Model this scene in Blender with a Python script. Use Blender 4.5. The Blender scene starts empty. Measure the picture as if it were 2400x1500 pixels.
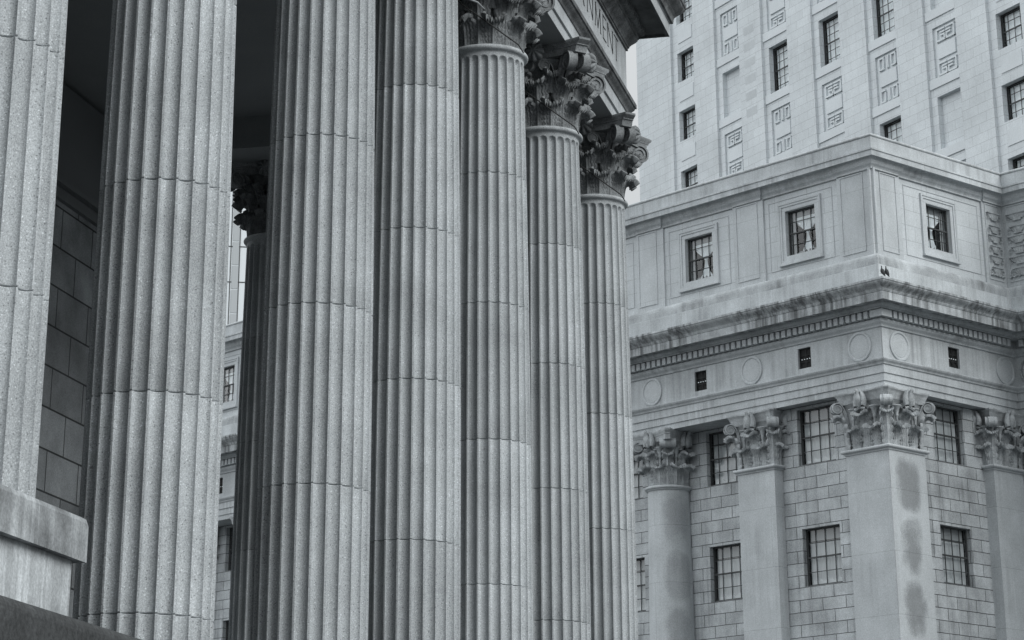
import bpy, math, random
from mathutils import Vector, Matrix
random.seed(7)
S = bpy.context.scene
R = math.radians
# ------------------------------------------------------------------ camera
rt = Vector((0.99994496, -0.00397859, 0.00970843)); up = Vector((-0.01049203, -0.37918037, 0.9252633)); fw = Vector((0.0, 0.92531423, 0.37920124))
cam = bpy.data.cameras.new('camera'); camo = bpy.data.objects.new('camera', cam); S.collection.objects.link(camo)
m = Matrix.Identity(4)
for i in range(3):
    m[i][0] = rt[i]; m[i][1] = up[i]; m[i][2] = -fw[i]
camo.matrix_world = m
cam.sensor_fit = 'HORIZONTAL'; cam.sensor_width = 36; cam.lens = 86.2
cam.shift_x = 0.08989; cam.shift_y = -0.3693
cam.clip_start = 0.5; cam.clip_end = 3000
S.camera = camo
# ------------------------------------------------------------------ light
SUN_EL, SUN_AZ = 35.0, 130.0        # azimuth measured clockwise from +Y (the view direction)
w = bpy.data.worlds.new('World'); S.world = w; w.use_nodes = True
nt = w.node_tree; nt.nodes.clear()
out = nt.nodes.new('ShaderNodeOutputWorld'); bg = nt.nodes.new('ShaderNodeBackground')
sky = nt.nodes.new('ShaderNodeTexSky'); sky.sky_type = 'NISHITA'; sky.sun_disc = False
sky.sun_elevation = R(SUN_EL); sky.sun_rotation = R(SUN_AZ)
bw = nt.nodes.new('ShaderNodeRGBToBW'); nt.links.new(sky.outputs[0], bw.inputs[0])
mx = nt.nodes.new('ShaderNodeMix'); mx.data_type = 'RGBA'; mx.inputs[0].default_value = 0.92   # closed cloud cover: mostly even
nt.links.new(bw.outputs[0], mx.inputs[6]); mx.inputs[7].default_value = (3.97, 4.15, 4.27, 1)
tcw = nt.nodes.new('ShaderNodeTexCoord'); sxw = nt.nodes.new('ShaderNodeSeparateXYZ'); nt.links.new(tcw.outputs['Generated'], sxw.inputs[0])
mrw = nt.nodes.new('ShaderNodeMapRange'); mrw.inputs[1].default_value = 0; mrw.inputs[2].default_value = 1; mrw.inputs[3].default_value = .66; mrw.inputs[4].default_value = 1.5   # overcast: brighter overhead
nt.links.new(sxw.outputs[2], mrw.inputs[0])
mul = nt.nodes.new('ShaderNodeVectorMath'); mul.operation = 'SCALE'
nt.links.new(mx.outputs[2], mul.inputs[0]); nt.links.new(mrw.outputs[0], mul.inputs['Scale']); dot = nt.nodes.new('ShaderNodeVectorMath'); dot.operation = 'DOT_PRODUCT'; dot.inputs[1].default_value = Vector((-.86, -.34, .38)).normalized(); nt.links.new(tcw.outputs['Generated'], dot.inputs[0])
lob = nt.nodes.new('ShaderNodeMapRange'); lob.inputs[1].default_value = .2; lob.inputs[2].default_value = 1; lob.inputs[3].default_value = 1; lob.inputs[4].default_value = 2.8; nt.links.new(dot.outputs['Value'], lob.inputs[0])   # bright lobe added to the left sky to light the left-facing walls
mu2 = nt.nodes.new('ShaderNodeVectorMath'); mu2.operation = 'SCALE'; nt.links.new(mul.outputs[0], mu2.inputs[0]); nt.links.new(lob.outputs[0], mu2.inputs['Scale'])
dt2 = nt.nodes.new('ShaderNodeVectorMath'); dt2.operation = 'DOT_PRODUCT'; dt2.inputs[1].default_value = Vector((.0, .97, .26)).normalized(); nt.links.new(tcw.outputs['Generated'], dt2.inputs[0])
lb2 = nt.nodes.new('ShaderNodeMapRange'); lb2.inputs[1].default_value = .72; lb2.inputs[2].default_value = .96; lb2.inputs[3].default_value = 1; lb2.inputs[4].default_value = 1.12; nt.links.new(dt2.outputs['Value'], lb2.inputs[0])   # bright bank of cloud ahead
mu3 = nt.nodes.new('ShaderNodeVectorMath'); mu3.operation = 'SCALE'; nt.links.new(mu2.outputs[0], mu3.inputs[0]); nt.links.new(lb2.outputs[0], mu3.inputs['Scale'])
nt.links.new(mu3.outputs[0], bg.inputs[0]); bg.inputs[1].default_value = 0.085
nt.links.new(bg.outputs[0], out.inputs[0])
sl = bpy.data.lights.new('sun', 'SUN'); sl.energy = 1.35; sl.angle = R(40); sl.color = (.985, 1, .995)
so = bpy.data.objects.new('sun', sl); S.collection.objects.link(so)
sv = Vector((math.sin(R(SUN_AZ)) * math.cos(R(SUN_EL)), math.cos(R(SUN_AZ)) * math.cos(R(SUN_EL)), math.sin(R(SUN_EL))))
so.rotation_euler = sv.to_track_quat('Z', 'Y').to_euler()
S.view_settings.view_transform = 'Standard'; S.view_settings.look = 'None'
S.view_settings.gamma = 1; S.view_settings.exposure = 0.95
S.render.engine = 'CYCLES'; S.cycles.max_bounces = 6; S.cycles.diffuse_bounces = 4; S.cycles.transparent_max_bounces = 12
# ------------------------------------------------------------------ materials
TINT = (0.945, 1.0, 1.03)
def grey(g): return (g * TINT[0], g * TINT[1], g * TINT[2], 1)
class NT:
    def __init__(s, name):
        s.m = bpy.data.materials.new(name); s.m.use_nodes = True; s.t = s.m.node_tree; s.t.nodes.clear()
        s.o = s.n('OutputMaterial')
    def n(s, k, **kw):
        x = s.t.nodes.new('ShaderNode' + k)
        for a, b in kw.items(): setattr(x, a, b)
        return x
    def l(s, a, b): s.t.links.new(a, b)
    def math(s, op, a, b=None, c=None, clamp=False):
        x = s.n('Math', operation=op); x.use_clamp = clamp
        for i, v in enumerate((a, b, c)):
            if v is None: continue
            if isinstance(v, (int, float)): x.inputs[i].default_value = v
            else: s.l(v, x.inputs[i])
        return x.outputs[0]
    def ramp(s, f, a, b, va=0.0, vb=1.0):
        x = s.n('MapRange'); x.inputs[1].default_value = a; x.inputs[2].default_value = b; x.inputs[3].default_value = va; x.inputs[4].default_value = vb
        s.l(f, x.inputs[0]); return x.outputs[0]
    def noise(s, v, sc, det=3, rough=.55):
        x = s.n('TexNoise'); x.inputs['Scale'].default_value = sc; x.inputs['Detail'].default_value = det; x.inputs['Roughness'].default_value = rough
        s.l(v, x.inputs['Vector']); return x.outputs[0]
def stone(name, g, grain=.22, gscale=60, fleck=.0, fscale=26, blotch=.15, bscale=.9, streak=0.0, ashlar=None, joint=.5, bump=.15, rough=.9, ovals=False, var=.06, jit=False, ostr=.55, tone=0, smod=(.38, .6), srange=(.42, .68)):
    M = NT(name)
    tc = M.n('TexCoord'); oi = M.n('ObjectInfo')
    add = M.n('VectorMath', operation='ADD'); sc = M.n('VectorMath', operation='SCALE')
    comb = M.n('CombineXYZ')
    for i in range(3): M.l(oi.outputs['Random'], comb.inputs[i])
    M.l(comb.outputs[0], sc.inputs[0]); sc.inputs['Scale'].default_value = 37.0
    M.l(tc.outputs['Object'], add.inputs[0]); M.l(sc.outputs[0], add.inputs[1])
    V = add.outputs[0]
    f = M.ramp(M.noise(V, gscale, 2, .7), .25, .75, 1 - grain, 1 + grain)
    f2 = M.ramp(M.noise(V, bscale, 4, .6), .3, .7, 1 - blotch, 1 + blotch * .5)
    f = M.math('MULTIPLY', f, f2)
    if tone: f = M.math('MULTIPLY', f, M.ramp(oi.outputs['Random'], 0, 1, 1 - tone, 1 + tone * .6))
    if streak:
        mp = M.n('Mapping'); mp.inputs['Scale'].default_value = (3.6, 3.6, .12); M.l(V, mp.inputs[0])
        f3 = M.ramp(M.noise(mp.outputs[0], 1.4, 5, .65), srange[0], srange[1], 1, 1 - streak)
        f3 = M.math('SUBTRACT', 1.0, M.math('MULTIPLY', M.math('SUBTRACT', 1.0, f3), M.ramp(M.noise(V, .55, 2), smod[0], smod[1], .1, 1)))
        f = M.math('MULTIPLY', f, f3)
    if fleck:
        vo = M.n('TexVoronoi'); vo.inputs['Scale'].default_value = fscale; M.l(V, vo.inputs['Vector'])
        pick = M.math('GREATER_THAN', M.n('SeparateColor').outputs[0], .5)
        sep = M.n('SeparateColor'); M.l(vo.outputs['Color'], sep.inputs[0])
        near = M.ramp(vo.outputs['Distance'], .22, .32, 1, 0)
        light = M.math('MULTIPLY', near, M.math('GREATER_THAN', sep.outputs[0], .72))
        dark = M.math('MULTIPLY', near, M.math('LESS_THAN', sep.outputs[0], .16))
        f = M.math('MULTIPLY', f, M.math('ADD', 1.0, M.math('MULTIPLY', light, fleck)))
        f = M.math('MULTIPLY', f, M.math('SUBTRACT', 1.0, M.math('MULTIPLY', dark, .45)))
    hgt = M.noise(V, gscale * .6, 3, .7)
    if ashlar:
        bw_, bh, ms = ashlar
        br = M.n('TexBrick'); M.l(tc.outputs['UV'], br.inputs['Vector'])
        br.inputs['Scale'].default_value = 1; br.inputs['Brick Width'].default_value = bw_; br.inputs['Row Height'].default_value = bh
        br.inputs['Mortar Size'].default_value = ms; br.inputs['Mortar Smooth'].default_value = .3; br.inputs['Bias'].default_value = 0
        br.inputs['Color1'].default_value = (1 - var,) * 3 + (1,); br.inputs['Color2'].default_value = (1 + var * .6,) * 3 + (1,); br.inputs['Mortar'].default_value = (joint,) * 3 + (1,)
        if jit:
            un = M.noise(tc.outputs['UV'], 5, 2); a2 = M.n('VectorMath', operation='ADD'); c2 = M.n('CombineXYZ')
            M.l(M.ramp(un, 0, 1, -.012, .012), c2.inputs[0]); M.l(M.ramp(un, 0, 1, .01, -.01), c2.inputs[1])
            M.l(tc.outputs['UV'], a2.inputs[0]); M.l(c2.outputs[0], a2.inputs[1]); M.l(a2.outputs[0], br.inputs['Vector'])
        f = M.math('MULTIPLY', f, br.outputs['Color'])
        hgt = M.math('SUBTRACT', M.math('MULTIPLY', hgt, .25), M.math('MULTIPLY', br.outputs['Fac'], .9))
    if ovals:                          # dark weathering patch, one to each block of the pier
        sx = M.n('SeparateXYZ'); M.l(tc.outputs['UV'], sx.inputs[0])
        zz = M.math('MODULO', M.math('SUBTRACT', sx.outputs[1], 1.07), 1.705)
        dz = M.math('DIVIDE', M.math('SUBTRACT', zz, .80), .70)
        dx = M.math('DIVIDE', M.math('SUBTRACT', sx.outputs[0], ovals), .40)
        d = M.math('ADD', M.math('POWER', M.math('ABSOLUTE', dz), 3.5), M.math('POWER', M.math('ABSOLUTE', dx), 2.5))
        d = M.math('ADD', d, M.ramp(M.noise(V, .8, 2), .35, .65, -.7, .6)); d = M.math('ADD', d, M.ramp(M.noise(V, 3, 3), .3, .7, -.35, .35)); d = M.math('ADD', d, M.ramp(M.noise(V, 30, 2, .8), .3, .7, -.4, .4))
        f = M.math('MULTIPLY', f, M.ramp(d, .1, 1.6, ostr, 1))
    col = M.n('Mix', data_type='RGBA', blend_type='MULTIPLY'); col.inputs[0].default_value = 1
    col.inputs[6].default_value = grey(g)
    cc = M.n('CombineColor'); [M.l(f, cc.inputs[i]) for i in range(3)]
    M.l(cc.outputs[0], col.inputs[7])
    b = M.n('BsdfPrincipled'); b.inputs['Roughness'].default_value = rough; b.inputs['Specular IOR Level'].default_value = .25
    M.l(col.outputs[2], b.inputs['Base Color'])
    bu = M.n('Bump'); bu.inputs['Strength'].default_value = bump; bu.inputs['Distance'].default_value = .02
    M.l(hgt, bu.inputs['Height']); M.l(bu.outputs[0], b.inputs['Normal'])
    M.l(b.outputs[0], M.o.inputs[0]); return M.m
def plain(name, g, rough=.6, spec=.3, var=0.0):
    M = NT(name); b = M.n('BsdfPrincipled'); b.inputs['Roughness'].default_value = rough; b.inputs['Specular IOR Level'].default_value = spec
    b.inputs['Base Color'].default_value = grey(g)
    if var:
        tc = M.n('TexCoord'); f = M.ramp(M.noise(tc.outputs['Object'], 9, 4), .3, .7, 1 - var, 1 + var)
        v = M.n('VectorMath', operation='SCALE'); v.inputs[0].default_value = grey(g)[:3]; M.l(f, v.inputs['Scale']); M.l(v.outputs[0], b.inputs['Base Color'])
    M.l(b.outputs[0], M.o.inputs[0]); return M.m
def glassm(name, refl=.12):
    M = NT(name); t = M.n('BsdfTransparent'); t.inputs[0].default_value = (.97, .98, .98, 1); g_ = M.n('BsdfGlossy'); g_.inputs['Roughness'].default_value = .04
    fr = M.n('LayerWeight'); fr.inputs[0].default_value = .25
    x = M.n('MixShader'); M.l(M.math('ADD', M.math('MULTIPLY', fr.outputs[0], .15), refl, clamp=True), x.inputs[0])
    M.l(t.outputs[0], x.inputs[1]); M.l(g_.outputs[0], x.inputs[2]); M.l(x.outputs[0], M.o.inputs[0]); return M.m
def clothm(name, g):
    M = NT(name); b = M.n('BsdfDiffuse'); b.inputs[0].default_value = grey(g); t = M.n('BsdfTranslucent'); t.inputs[0].default_value = grey(g)
    x = M.n('MixShader'); x.inputs[0].default_value = .15; M.l(b.outputs[0], x.inputs[1]); M.l(t.outputs[0], x.inputs[2]); M.l(x.outputs[0], M.o.inputs[0]); return M.m
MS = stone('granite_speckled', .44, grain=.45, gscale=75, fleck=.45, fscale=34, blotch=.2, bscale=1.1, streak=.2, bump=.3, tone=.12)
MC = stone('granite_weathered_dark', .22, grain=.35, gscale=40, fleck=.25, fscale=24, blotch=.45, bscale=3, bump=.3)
ME = stone('granite_entablature', .40, grain=.3, gscale=55, fleck=.25, blotch=.25, bscale=1.5, streak=.15)
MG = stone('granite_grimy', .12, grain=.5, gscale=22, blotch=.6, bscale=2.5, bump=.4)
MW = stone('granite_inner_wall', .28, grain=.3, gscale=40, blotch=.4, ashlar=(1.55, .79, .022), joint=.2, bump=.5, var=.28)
MK2 = stone('granite_shaded_cornice_soffit', .10, grain=.3, blotch=.5, bscale=2)  # cornice underside: stain plus its shade, both put into the base colour
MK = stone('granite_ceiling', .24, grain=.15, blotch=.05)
MKw = stone('granite_shaded_upper_wall', .16, grain=.15, blotch=.05)  # top of the wall coloured darker to imitate the unlit zone under the ceiling
MKi = stone('granite_shaded_soffit', .26, grain=.2, blotch=.1)  # shade of the architrave underside and inner face put into the colour
MP = stone('coping_stone', .54, grain=.25, gscale=40, blotch=.75, bscale=1.1, streak=.42, srange=(.36, .56), smod=(.3, .5), bump=.25)
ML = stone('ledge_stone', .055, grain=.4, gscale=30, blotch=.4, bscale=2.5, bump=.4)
MA = stone('ashlar_wall', .45, grain=.28, gscale=34, blotch=.3, bscale=1.3, streak=.35, ashlar=(.86, .343, .011), joint=.2, bump=.8, var=.13, jit=True)
MB_ = stone('smooth_granite', .47, grain=.2, gscale=34, blotch=.14, bscale=.8, streak=.14, ashlar=(2.1, 1.72, .004), joint=.55, bump=.2, var=.03)
MO1 = stone('pier_granite', .47, grain=.22, gscale=34, blotch=.1, streak=.12, ashlar=(9.0, 1.705, .004), joint=.5, bump=.2, var=.03, ovals=.74)
MO2 = stone('pier_granite_plain', .47, grain=.22, gscale=34, blotch=.16, streak=.2, ashlar=(9.0, 1.705, .004), joint=.5, bump=.2, var=.03)
MT = stone('streaked_cornice_granite', .46, grain=.25, gscale=34, blotch=.35, bscale=1.6, streak=.66, smod=(.28, .5), srange=(.40, .60), bump=.2)
MTF = stone('entablature_granite', .48, grain=.22, gscale=34, blotch=.25, bscale=.7, streak=.35, ashlar=(2.1, 20, .004), joint=.6, bump=.15, var=.02)
MTP = stone('attic_plinth_granite', .42, grain=.22, gscale=34, blotch=.4, bscale=1.2, streak=.5, srange=(.45, .75))
MH = stone('attic_ashlar', .50, grain=.2, gscale=34, blotch=.12, streak=.1, ashlar=(1.3, .46, .005), joint=.45, bump=.15, var=.03, jit=True)
MZ = stone('tower_ashlar', .62, grain=.14, gscale=22, blotch=.14, bscale=.4, streak=.07, ashlar=(.92, .376, .006), joint=.5, bump=.15, var=.035, jit=True)
MZ2 = stone('tower_smooth', .62, grain=.1, gscale=22, blotch=.08, bscale=.4, bump=.1)
MZ3 = stone('tower_replacement_stone', .50, grain=.12, gscale=22, blotch=.08, bump=.1)
MCB = stone('carved_granite', .38, grain=.25, gscale=30, blotch=.3, bscale=4, bump=.2)
MTD = stone('smooth_carved_granite', .47, grain=.2, gscale=34, blotch=.14, bump=.15)
MF = plain('dark_sash_paint', .05, .5)
MI = plain('dark_room', .02, .9, .05)
MGr = plain('black_iron_grille', .02, .7)
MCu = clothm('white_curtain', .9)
MCs = clothm('grey_sheer_curtain', .5)
MBl = plain('pale_blind', .3, .8, .1)
MGl = glassm('window_glass', .07)
MLt = plain('letter_recess', .035, .9, .05)
MWi = plain('netting_wire', .02, .6)
MOf = plain('pale_panel', .60, .5, .3, .02)
MOf2 = plain('pale_panel_strip', .36, .4, .4)
MPv = stone('pavement_stone', .09, grain=.2, blotch=.2)
MBk = plain('bark', .3, .9, .1, .3)
MPg = plain('pigeon_feathers', .06, .8, .1, .3)
# ------------------------------------------------------------------ mesh helpers
LOC = {}
class MB:
    def __init__(s): s.v = []; s.f = []; s.uv = []
    def face(s, pts, uvs=None):
        i = len(s.v); s.v += [tuple(p) for p in pts]; s.f.append(tuple(range(i, i + len(pts)))); s.uv += list(uvs) if uvs else [(0, 0)] * len(pts)
    def mesh(s, grid, closed=False, uvf=None):
        # grid of rows of points, shared vertices
        b = len(s.v); nr, nc = len(grid), len(grid[0])
        for r in grid: s.v += [tuple(p) for p in r]
        for i in range(nr - 1):
            for j in range(nc if closed else nc - 1):
                k = (j + 1) % nc
                q = (b + i * nc + j, b + i * nc + k, b + (i + 1) * nc + k, b + (i + 1) * nc + j)
                s.f.append(q)
                s.uv += [uvf(i, j), uvf(i, j + 1), uvf(i + 1, j + 1), uvf(i + 1, j)] if uvf else [(0, 0)] * 4
        return b
    def build(s, name, mat, parent=None, smooth=False, loc=None):
        L = Vector(LOC.get(parent.name, (0, 0, 0))) if parent else Vector(loc or (0, 0, 0))
        me = bpy.data.meshes.new(name); me.from_pydata([tuple(Vector(p) - L) for p in s.v], [], s.f)
        ul = me.uv_layers.new(name='UVMap'); flat = [c for uv in s.uv for c in uv]; ul.data.foreach_set('uv', flat)
        me.materials.append(mat)
        if smooth: me.polygons.foreach_set('use_smooth', [True] * len(me.polygons))
        me.validate(); me.update()
        o = bpy.data.objects.new(name, me); S.collection.objects.link(o)
        if parent: o.parent = parent; LOC[o.name] = tuple(L)
        else: o.location = L; LOC[o.name] = tuple(L)
        return o
def sharp(o, ang=35):
    me = o.data
    try: me.set_sharp_from_angle(angle=R(ang))
    except Exception: pass
def empty(name, loc):
    o = bpy.data.objects.new(name, None); S.collection.objects.link(o); o.location = loc; o.empty_display_size = .3; LOC[o.name] = tuple(loc); return o
def tag(o, label, cat, group=None):
    o['label'] = label; o['category'] = cat; o['kind'] = 'thing'
    if group: o['group'] = group
    return o
class Fr:
    """vertical frame: origin o, along d, outward n"""
    def __init__(s, o, d, n): s.o = Vector(o); s.d = Vector(d); s.n = Vector(n)
    def p(s, u, o, z): return s.o + s.d * u + s.n * o + Vector((0, 0, z))
    def box(s, mb, u0, u1, o0, o1, z0, z1, skip=''):
        p = s.p
        if 'f' not in skip: mb.face([p(u0, o1, z0), p(u1, o1, z0), p(u1, o1, z1), p(u0, o1, z1)], [(u0, z0), (u1, z0), (u1, z1), (u0, z1)])
        if 'b' not in skip: mb.face([p(u1, o0, z0), p(u0, o0, z0), p(u0, o0, z1), p(u1, o0, z1)], [(u1, z0), (u0, z0), (u0, z1), (u1, z1)])
        mb.face([p(u0, o0, z0), p(u0, o1, z0), p(u0, o1, z1), p(u0, o0, z1)], [(o0, z0), (o1, z0), (o1, z1), (o0, z1)])
        mb.face([p(u1, o1, z0), p(u1, o0, z0), p(u1, o0, z1), p(u1, o1, z1)], [(o1, z0), (o0, z0), (o0, z1), (o1, z1)])
        mb.face([p(u0, o0, z1), p(u0, o1, z1), p(u1, o1, z1), p(u1, o0, z1)], [(u0, o0), (u0, o1), (u1, o1), (u1, o0)])
        mb.face([p(u0, o0, z0), p(u1, o0, z0), p(u1, o1, z0), p(u0, o1, z0)], [(u0, o0), (u1, o0), (u1, o1), (u0, o1)])
    def wall(s, mb, u0, u1, z0, z1, o, holes, depth):
        us = sorted({u0, u1} | {h[k] for h in holes for k in (0, 1)}); zs = sorted({z0, z1} | {h[k] for h in holes for k in (2, 3)})
        us = [u for u in us if u0 <= u <= u1]; zs = [z for z in zs if z0 <= z <= z1]
        for a, b in zip(us, us[1:]):
            for c, d in zip(zs, zs[1:]):
                cu, cz = (a + b) / 2, (c + d) / 2
                if any(h[0] < cu < h[1] and h[2] < cz < h[3] for h in holes): continue
                mb.face([s.p(a, o, c), s.p(b, o, c), s.p(b, o, d), s.p(a, o, d)], [(a, c), (b, c), (b, d), (a, d)])
        for a, b, c, d in holes:
            i = o - depth; p = s.p
            mb.face([p(a, o, c), p(a, i, c), p(a, i, d), p(a, o, d)], [(o, c), (i, c), (i, d), (o, d)])
            mb.face([p(b, i, c), p(b, o, c), p(b, o, d), p(b, i, d)], [(i, c), (o, c), (o, d), (i, d)])
            mb.face([p(a, o, c), p(b, o, c), p(b, i, c), p(a, i, c)], [(a, o), (b, o), (b, i), (a, i)])
            mb.face([p(a, i, d), p(b, i, d), p(b, o, d), p(a, o, d)], [(a, i), (b, i), (b, o), (a, o)])
def sweep(mb, path, norms, prof, flip=False):
    """prof (offset, z) along a plan path with mitred corners; path = points, norms = outward normal of each segment"""
    n = len(path); ps = []; dist = [0]
    for i in range(n - 1): dist.append(dist[-1] + (path[i + 1] - path[i]).length)
    mi = []
    for i in range(n):
        if i == 0: mi.append(norms[0])
        elif i == n - 1: mi.append(norms[-1])
        else:
            a, b = norms[i - 1], norms[i]; mi.append((a + b) / (1 + a.dot(b)))
    for i in range(n - 1):
        for (o0, z0), (o1, z1) in zip(prof, prof[1:]):
            q = [path[i] + mi[i] * o0 + Vector((0, 0, z0)), path[i + 1] + mi[i + 1] * o0 + Vector((0, 0, z0)), path[i + 1] + mi[i + 1] * o1 + Vector((0, 0, z1)), path[i] + mi[i] * o1 + Vector((0, 0, z1))]
            e = abs(o1 - o0) if abs(z1 - z0) < 1e-6 else 0
            mb.face(q, [(dist[i], z0), (dist[i + 1], z0), (dist[i + 1], z1 + e), (dist[i], z1 + e)])
def curve_prof(o0, z0, o1, z1, kind='cyma', n=6):
    r = []
    for i in range(n + 1):
        t = i / n
        if kind == 'cyma': x = (1 - math.cos(math.pi * t)) / 2; r.append((o0 + (o1 - o0) * x, z0 + (z1 - z0) * t))
        elif kind == 'ovolo': r.append((o0 + (o1 - o0) * math.sin(math.pi / 2 * t), z0 + (z1 - z0) * (1 - math.cos(math.pi / 2 * t))))
        elif kind == 'cavetto': r.append((o0 + (o1 - o0) * (1 - math.cos(math.pi / 2 * t)), z0 + (z1 - z0) * math.sin(math.pi / 2 * t)))
    return r
def lathe(mb, c, prof, n=96):
    g = [[(c[0] + r * math.cos(2 * math.pi * j / n), c[1] + r * math.sin(2 * math.pi * j / n), c[2] + z) for j in range(n)] for r, z in prof]
    b = mb.mesh(g, True, lambda i, j: (2 * math.pi * j / n * .7, c[2] + prof[i][1])); return b
def tube(mb, pts, rad, n=6):
    g = []
    for i, p in enumerate(pts):
        p = Vector(p); a = Vector(pts[max(i - 1, 0)]); b = Vector(pts[min(i + 1, len(pts) - 1)]); t = (b - a).normalized()
        x = t.cross(Vector((0, 0, 1)));  x = t.cross(Vector((1, 0, 0))) if x.length < .05 else x
        x.normalize(); y = t.cross(x); r = rad[i] if isinstance(rad, (list, tuple)) else rad
        g.append([p + x * r * math.cos(2 * math.pi * k / n) + y * r * math.sin(2 * math.pi * k / n) for k in range(n)])
    mb.mesh(g, True)
# ------------------------------------------------------------------ carved capital pieces (local: x across, y outward, z up)
def leaf_mesh(H, W, lean=.18, curl=1.0, tip=.55, ns=44, nc=16, th=.022, over=.13, fing=.03):
    # spine: rises against the bell, leans out, then rolls over at the top on a radius `over`
    pts = []; ang = []; n1 = int(ns * .58); n2 = ns - n1
    y = z = 0.0; h1 = H - over
    for i in range(n1):
        a = lean * (i / n1) ** 1.5; pts.append((y, z)); ang.append(a); d = h1 / n1; y += math.sin(a) * d; z += d
    a0 = lean
    for i in range(n2 + 1):
        t = i / n2; a = a0 + t * (2.85 * curl - a0); rr = over * (1 - .35 * t); pts.append((y, z)); ang.append(a)
        d = rr * (2.85 * curl - a0) / n2; y += math.sin(a) * d; z += math.cos(a) * d
    front = []
    for i in range(len(pts)):
        s_ = i / (len(pts) - 1)
        w = W * (.80 + .20 * math.sin(math.pi * .5 * min(s_ / .6, 1))) if s_ < .72 else W * (1 - (1 - tip) * ((s_ - .72) / .28) ** 1.6)
        lob = abs(math.sin(math.pi * (s_ * 7.0 + .12)))
        w *= .66 + .34 * lob ** .55
        fr_, bk = [], []
        nx, nz = math.cos(ang[i]), -math.sin(ang[i])
        for j in range(nc + 1):
            t = -1 + 2 * j / nc
            rib = .20 * W * abs(math.cos(3.5 * math.pi * t)) * (.45 + .55 * s_)
            cup = -.22 * W * t * t - .10 * W * (1 - lob) * abs(t) ** 2 + .16 * W * max(0, 1 - abs(t) * 3.5)
            dr = .10 * W * abs(t) * (1 if s_ < .72 else .3)          # side lobes droop a little
            if s_ > .8: rib += .9 * fing * (s_ - .8) / .2 * (abs(math.cos(3.5 * math.pi * t)) - .5); dr += fing * (s_ - .8) / .2 * abs(math.cos(3.5 * math.pi * t)) / max(1 - lob, .35)
            off = cup + rib
            fr_.append((t * w, pts[i][0] + nx * off, pts[i][1] + nz * off - dr * (1 - lob))); bk.append((t * w * .97, pts[i][0] + nx * (off - th), pts[i][1] + nz * (off - th) - dr * (1 - lob)))
        front.append(fr_ + bk[::-1])
    mb = MB(); mb.mesh(front, True)
    b = len(mb.v); n = len(front[0])
    mb.f.append(tuple(range(b - n, b))); mb.uv += [(0, 0)] * n
    return mb
def volute_mesh(R0, W, rise, reach, turns=2.1, n=70):
    # band leaving the bell low, sweeping out and up, then coiling; lies in the (y, z) plane, width along x
    pts = []
    cy, cz = reach - R0, rise - R0            # eye centre
    for i in range(n + 1):
        t = i / n; a = R(100) - t * turns * 2 * math.pi; r = R0 * (1 - t) ** .8 * .93 + R0 * .07
        pts.append((cy + r * math.cos(a), cz + r * math.sin(a), max(.35, 1 - .35 * t)))
    st = pts[0]; lead = []
    for i in range(14):
        t = i / 14; lead.append((st[0] * (t ** 1.5) * 1.0 + 0.0, (st[1]) * (1 - (1 - t) ** 1.7), .55 + .45 * t))
    pts = lead + pts; mb = MB(); rows = []
    for i, (y, z, wf) in enumerate(pts):
        a = pts[max(i - 1, 0)]; b = pts[min(i + 1, len(pts) - 1)]; ty, tz = b[0] - a[0], b[1] - a[1]; l = math.hypot(ty, tz) or 1
        ny, nz = -tz / l, ty / l; th = R0 * .2; w_ = W * wf
        rows.append([(-w_, y + ny * th * .5, z + nz * th * .5), (-w_ * .5, y + ny * th * .1, z + nz * th * .1), (0, y + ny * th * .42, z + nz * th * .42), (w_ * .5, y + ny * th * .1, z + nz * th * .1), (w_, y + ny * th * .5, z + nz * th * .5), (w_, y - ny * th * .5, z - nz * th * .5), (-w_, y - ny * th * .5, z - nz * th * .5)])
    mb.mesh(rows, True)
    # web that closes the coil so that it reads as a solid scroll
    k = 20
    for sx in (-.55, .55):
        c = [(sx * W, cy + R0 * .8 * math.cos(2 * math.pi * i / k), cz + R0 * .8 * math.sin(2 * math.pi * i / k)) for i in range(k)]
        b = len(mb.v); mb.v += c; mb.f.append(tuple(range(b, b + k))); mb.uv += [(0, 0)] * k
    return mb
def abacus_mesh(Rc, side, z0, z1, cut=.11):
    def outline(k):
        pts = []
        for q in range(4):
            a = R(45 + 90 * q); d = Vector((math.cos(a), math.sin(a))); t = Vector((-d.y, d.x)); c1 = d * Rc * k + t * cut; c0 = d * Rc * k - t * cut
            pts += [c0, c1]
            a2 = R(45 + 90 * (q + 1)); d2 = Vector((math.cos(a2), math.sin(a2))); e = d2 * Rc * k - Vector((-d2.y, d2.x)) * cut
            mid = Vector((math.cos(a + R(45)), math.sin(a + R(45))))
            for i in range(1, 12):
                u = i / 12; p = c1.lerp(e, u); sag = (p.dot(mid) - side * k); p2 = p - mid * sag * (1 - (2 * u - 1) ** 2); pts.append(p2)
        return pts
    h = z1 - z0
    lv = [(.90, 0), (.90, .02), (.915, .30), (.925, .48), (.945, .50), (.945, .58), (.955, .62), (.985, .74), (1, .82), (1, .98), (.99, 1)]
    mb = MB(); rows = [[(p.x, p.y, z0 + h * z) for p in outline(k)] for k, z in lv]
    mb.mesh(rows, True); n = len(rows[0])
    mb.f.append(tuple(range(n))[::-1]); mb.uv += [(0, 0)] * n
    b = len(mb.v); mb.f.append(tuple(range(b - n, b))); mb.uv += [(0, 0)] * n
    return mb
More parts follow.
